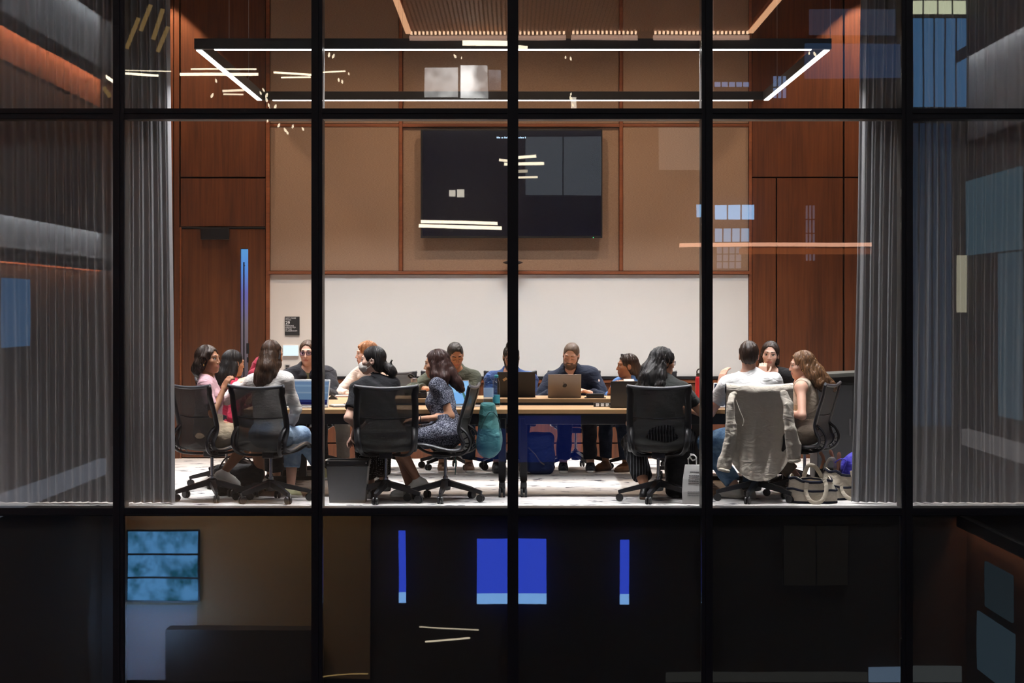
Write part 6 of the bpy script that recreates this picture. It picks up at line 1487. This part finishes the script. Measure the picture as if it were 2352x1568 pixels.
# 12 denim shirt, sunglasses on the hair
p = person('woman in a blue denim shirt with sunglasses on her dark hair, facing the bearded man', seat_of('denim', .0), -140, A(1441, 840, 4.20), -98, 2, 0, 1.0, skin='brown', brow='dark', rw=A(1403, 900, 4.0), lw=A(1440, 900, 3.95), rp=V(-.6, .4, -1))
top(p, 'shirt', cl('shirt_denim', (.085, .19, .44)), (1.8, 1.8), .015, seed=35, collar=True)
bottoms(p, 'jeans', MATS['denim_dark'], seed=36); shoes(p, M_LEATHBR, M_SOLEBR)
hair(p, HR['dark'], strands=[([(0, -.07, -.02), (.0, -.12, -.10), (0, -.16, -.18)], (.066, .065, .05)), ([(.055, -.02, -.03), (.06, -.03, -.11), (.05, -.02, -.19)], (.03, .035, .025))], seed=13)
glasses(p, M_SPECS, plain('sunglass_lens', (.02, .01, .01, 1), .15), z=.105, y=.06)
t = thing('notebook', 'tan notebook with a white page held by the woman in the denim shirt', 'notebook', A(1440, 884, 4.0), .1); M_ = Matrix.Rotation(-.5, 4, 'X')
MB().cbox((-.075, -.004, -.05), (.075, .004, .055), .002, M=M_).build('cover', plain('kraft', (.50, .34, .22, 1), .8), t); MB().cbox((-.03, -.012, -.045), (.07, -.004, .06), .002, M=M_).build('page_block', M_PAPER, t)
# 13 long black hair, dark tee, striped trousers
p = person('woman with long wavy black hair and glasses in a dark grey T-shirt, seen from behind', seat_of('black', -.03), 14, A(1522, 832, .76), 62, 6, 0, 1.1, skin='tan', brow='black', rw=A(1580, 940, 1.05), rp=V(1, -.2, -.8), lw=A(1470, 938, 1.1), thin=1.22, twist=6,
           lf=A(1482, 1122, .86), rf=A(1556, 1128, 1.0), lk=V(-.3, 1, .9), rk=V(.45, 1, .9))
top(p, 'shirt', cl('tee_charcoal', (.024, .025, .024)), (.62, .62), .016, seed=37)
bottoms(p, 'trousers', pattern_mat('pinstripe', 'stripes'), (1.75, 1.75), .030, .006, 38); shoes(p, M_BLACK, M_SOLEBR)
hair(p, HR['black'], strands=[([(0, -.06, 0), (0, -.11, -.08), (.0, -.13, -.16), (.0, -.13, -.25)], (.07, .075, .075, .06)), ([(-.04, -.06, -.04), (-.04, -.12, -.14), (-.05, -.13, -.24)], (.05, .06, .045)), ([(.05, -.04, -.03), (.075, -.06, -.12), (.09, -.07, -.20), (.10, -.06, -.26)], (.04, .05, .05, .03)), ([(.03, -.12, -.06), (.06, -.17, -.13), (.07, -.18, -.22)], (.045, .05, .045))], ridge=.0065, big=.006, seed=14)
glasses(p, M_SPECS)
# 14 white tee from behind
p = person('man in a white T-shirt seen from behind, dark short hair, one hand raised', seat_of('linen', -.02), -4, A(1720, 816, .80), 4, 4, 0, 1.1, True, skin='light', brow='dark', lw=A(1655, 884, 1.0), lp=V(-.45, -.5, -1), rw=A(1790, 950, 1.10), lhd=V(.25, .3, 1), lhn=V(.8, .6, 0), lcurl=24,
           lf=A(1690, 1118, .92), rf=A(1722, 1122, .98), lfy=-60, rfy=-10, lk=V(-.9, .7, .8), rk=V(.1, 1, .9))
top(p, 'shirt', cl('tee_white', (.70, .69, .68)), (.56, .56), .014, wr=.007, seed=39)
bottoms(p, 'jeans', pattern_mat('denim_mid', 'denim_mid'), (1.9, 1.9), .018, .005, 40); shoes(p, M_SNEAK, M_SOLE)
hair(p, HR['dark'], 'crop', ridge=.004, seed=15, big=.003)
# 15 brunette facing the window, hand at mouth
p = person('woman with dark hair in a black top facing the window, hand at her mouth', seat_of('brunette', .0), -165, A(1769, 814, 2.35), -170, 4, -4, 1.02, skin='fair', brow='dark', rw=A(1750, 864, 2.18), rp=V(-.3, -.2, -1), lw=A(1800, 925, 2.2), lp=V(.9, .3, -.8), rhd=V(.12, .25, 1), rhn=V(.2, 1, 0), rcurl=52)
top(p, 'shirt', cl('top_black', (.010, .009, .010)), (.55, .55), .013, seed=41, neck='scoop')
bottoms(p, 'trousers', MATS['trousers_dark'], seed=42); shoes(p, M_BLACK, M_BLACK)
hair(p, HR['dark'], strands=[([(.06, -.01, .02), (.074, -.01, -.06), (.075, .0, -.15), (.07, .02, -.23)], (.022, .024, .026, .02)), ([(0, -.07, -.02), (.02, -.09, -.12), (.03, -.08, -.2)], (.055, .05, .04)), ([(-.06, -.03, .0), (-.068, -.04, -.08)], (.02, .02))], face=1.05, seed=16)
# 16 beige top in profile, chin on hand
p = person('woman in a beige sleeveless top with long light brown hair, chin on her hand', seat_of('beige', -.03), -72, A(1842, 838, 1.10), -88, 6, -4, 1.0, skin='light', brow='dark', rw=A(1822, 893, 1.24), rp=V(-.4, .2, -1), shrug=.055, lw=A(1796, 943, 1.0), lp=V(-.2, -.5, -1), rhd=V(.3, -.1, 1), rhn=V(1, -.2, 0), rcurl=30,
           lf=A(1830, 1095, 1.30), rf=A(1812, 1090, 1.5))
top(p, 'top', cl('top_beige', (.50, .41, .32)), (0, 0), .011, neck='tank', wr=.003, seed=43, hem=.02)
bottoms(p, 'trousers', cl('trousers_taupe', (.33, .26, .20)), (1.85, 1.85), .018, .005, 44, waist=.13); shoes(p, M_BLACK, M_BLACK)
hair(p, HR['light'], strands=[([(0, -.07, -.01), (-.01, -.12, -.08), (-.02, -.17, -.15), (-.02, -.22, -.20), (-.01, -.25, -.235)], (.066, .066, .056, .045, .025)), ([(-.055, -.03, -.02), (-.065, -.07, -.10), (-.06, -.12, -.17), (-.05, -.16, -.23)], (.034, .04, .04, .022)), ([(-.06, .0, .04), (-.075, -.02, -.03)], (.02, .025))], ridge=.005, seed=17)
q = MB().lathe([(.002, -.005), (.0045, 0), (.002, .005)], 10, M=Matrix.Translation(Vector(p.hl(-.083, .002, -.042)))).build('earring', M_GOLD, p.root); q.matrix_parent_inverse = Matrix.Translation(-p.root.location)
world_tube(p, 'bracelet', [p.wr[1] * .85 + p.el[1] * .15 + .026 * (math.cos(t) * V(1, 0, 0) + math.sin(t) * V(0, 1, 0)) for t in [i * PI / 8 for i in range(16)]], .002, M_STEEL, closed=True)

# ------------------------------------------------------------------ linen shirt draped over the chair of the man in white
cc = CH['linen'].location; ca = math.radians(3)
ls = thing('linen_shirt', 'beige linen shirt draped over the back of an office chair', 'shirt', (cc.x, cc.y - .3, 0))
M_LINEN = cloth('linen', (.60, .54, .46, 1), var=.10, vscale=60)
def inv(o, par): o.matrix_parent_inverse = Matrix.Translation(-par.location); return o
rows = []
for i in range(30):
    t = i / 29.0; row = []
    for j in range(33):
        u_ = -1 + j / 16.0
        if t < .12: z = .966 - .0 * t; y = -.20 - (t / .12) * .075; z = .955 + .022 * math.sin(t / .12 * PI * .9) - .016 * (1 - u_ * u_) ; hw_ = .270
        else:
            q = (t - .12) / .88; bot = .20 + .15 * abs(u_) ** 2.6; z = .945 - .016 * (1 - u_ * u_) - q * (.945 - bot); hw_ = .270 + .004 * math.sin(q * PI) - .06 * max(0, q - .6) * 1.6
            y = -.285 + .065 * math.sin(min(q * 1.25, 1) * PI * .5) * .9 - .055 * max(0, q - .35)
            y += .012 * math.sin(u_ * 9 + 2 * q) * min(1, q * 2) + .006 * math.sin(u_ * 23 + q * 5) * q - .02 * math.exp(-((u_ + .1) / .12) ** 2) * (q > .22) * min(1, (q - .22) * 5)
        row.append((cc.x + u_ * hw_, cc.y + y, z))
    rows.append(row)
inv(MB().sheet(rows, .004).build('shirt_back', M_LINEN, ls, True), ls)
for s_, pts in ((-1, [(1684, 902, .39), (1677, 925, .35), (1680, 975, .33), (1676, 1020, .33), (1668, 1055, .33), (1664, 1072, .33)]), (1, [(1800, 900, .39), (1809, 928, .35), (1816, 985, .34), (1822, 1020, .35), (1824, 1050, .36)])):
    s = SDF(); P_ = [A(*q) for q in pts]; n_ = len(P_); rr_ = random.Random(30 + s_)
    for o_, rad in ((-.034, .020), (-.012, .024), (.014, .022), (.036, .018)):
        s.chain([P_[i] + V(o_ * (.55 + .45 * i / (n_ - 1)) + rr_.uniform(-.006, .006), rr_.uniform(-.010, .008), 0) for i in range(n_)], [rad * (.55 + .6 * min(1, 1.6 * i / (n_ - 1))) for i in range(n_)], k=.010)
    skin_obj('sleeve', [s.skin(.007, wrinkle(.006, (40, 40, 22), 50 + s_))], [M_LINEN], ls)
    c = P_[-1]; d = nrm(P_[-1] - P_[-2]); a_ = nrm(np.cross(d, V(0, 1, 0))); b_ = np.cross(d, a_)
    inv(MB().tube([Vector(c + d * .025 + .040 * (math.cos(t) * a_ + math.sin(t) * b_)) for t in [i * PI / 10 for i in range(20)]], .014, 8, closed=True).build('cuff', M_LINEN, ls, True), ls)
inv(MB().tube(spline([A(1690, 918, .36), A(1700, 945, .335), A(1708, 965, .33), A(1706, 978, .33)], 5), .008, 8, flat=.5).build('hanging_placket', M_LINEN, ls, True), ls)
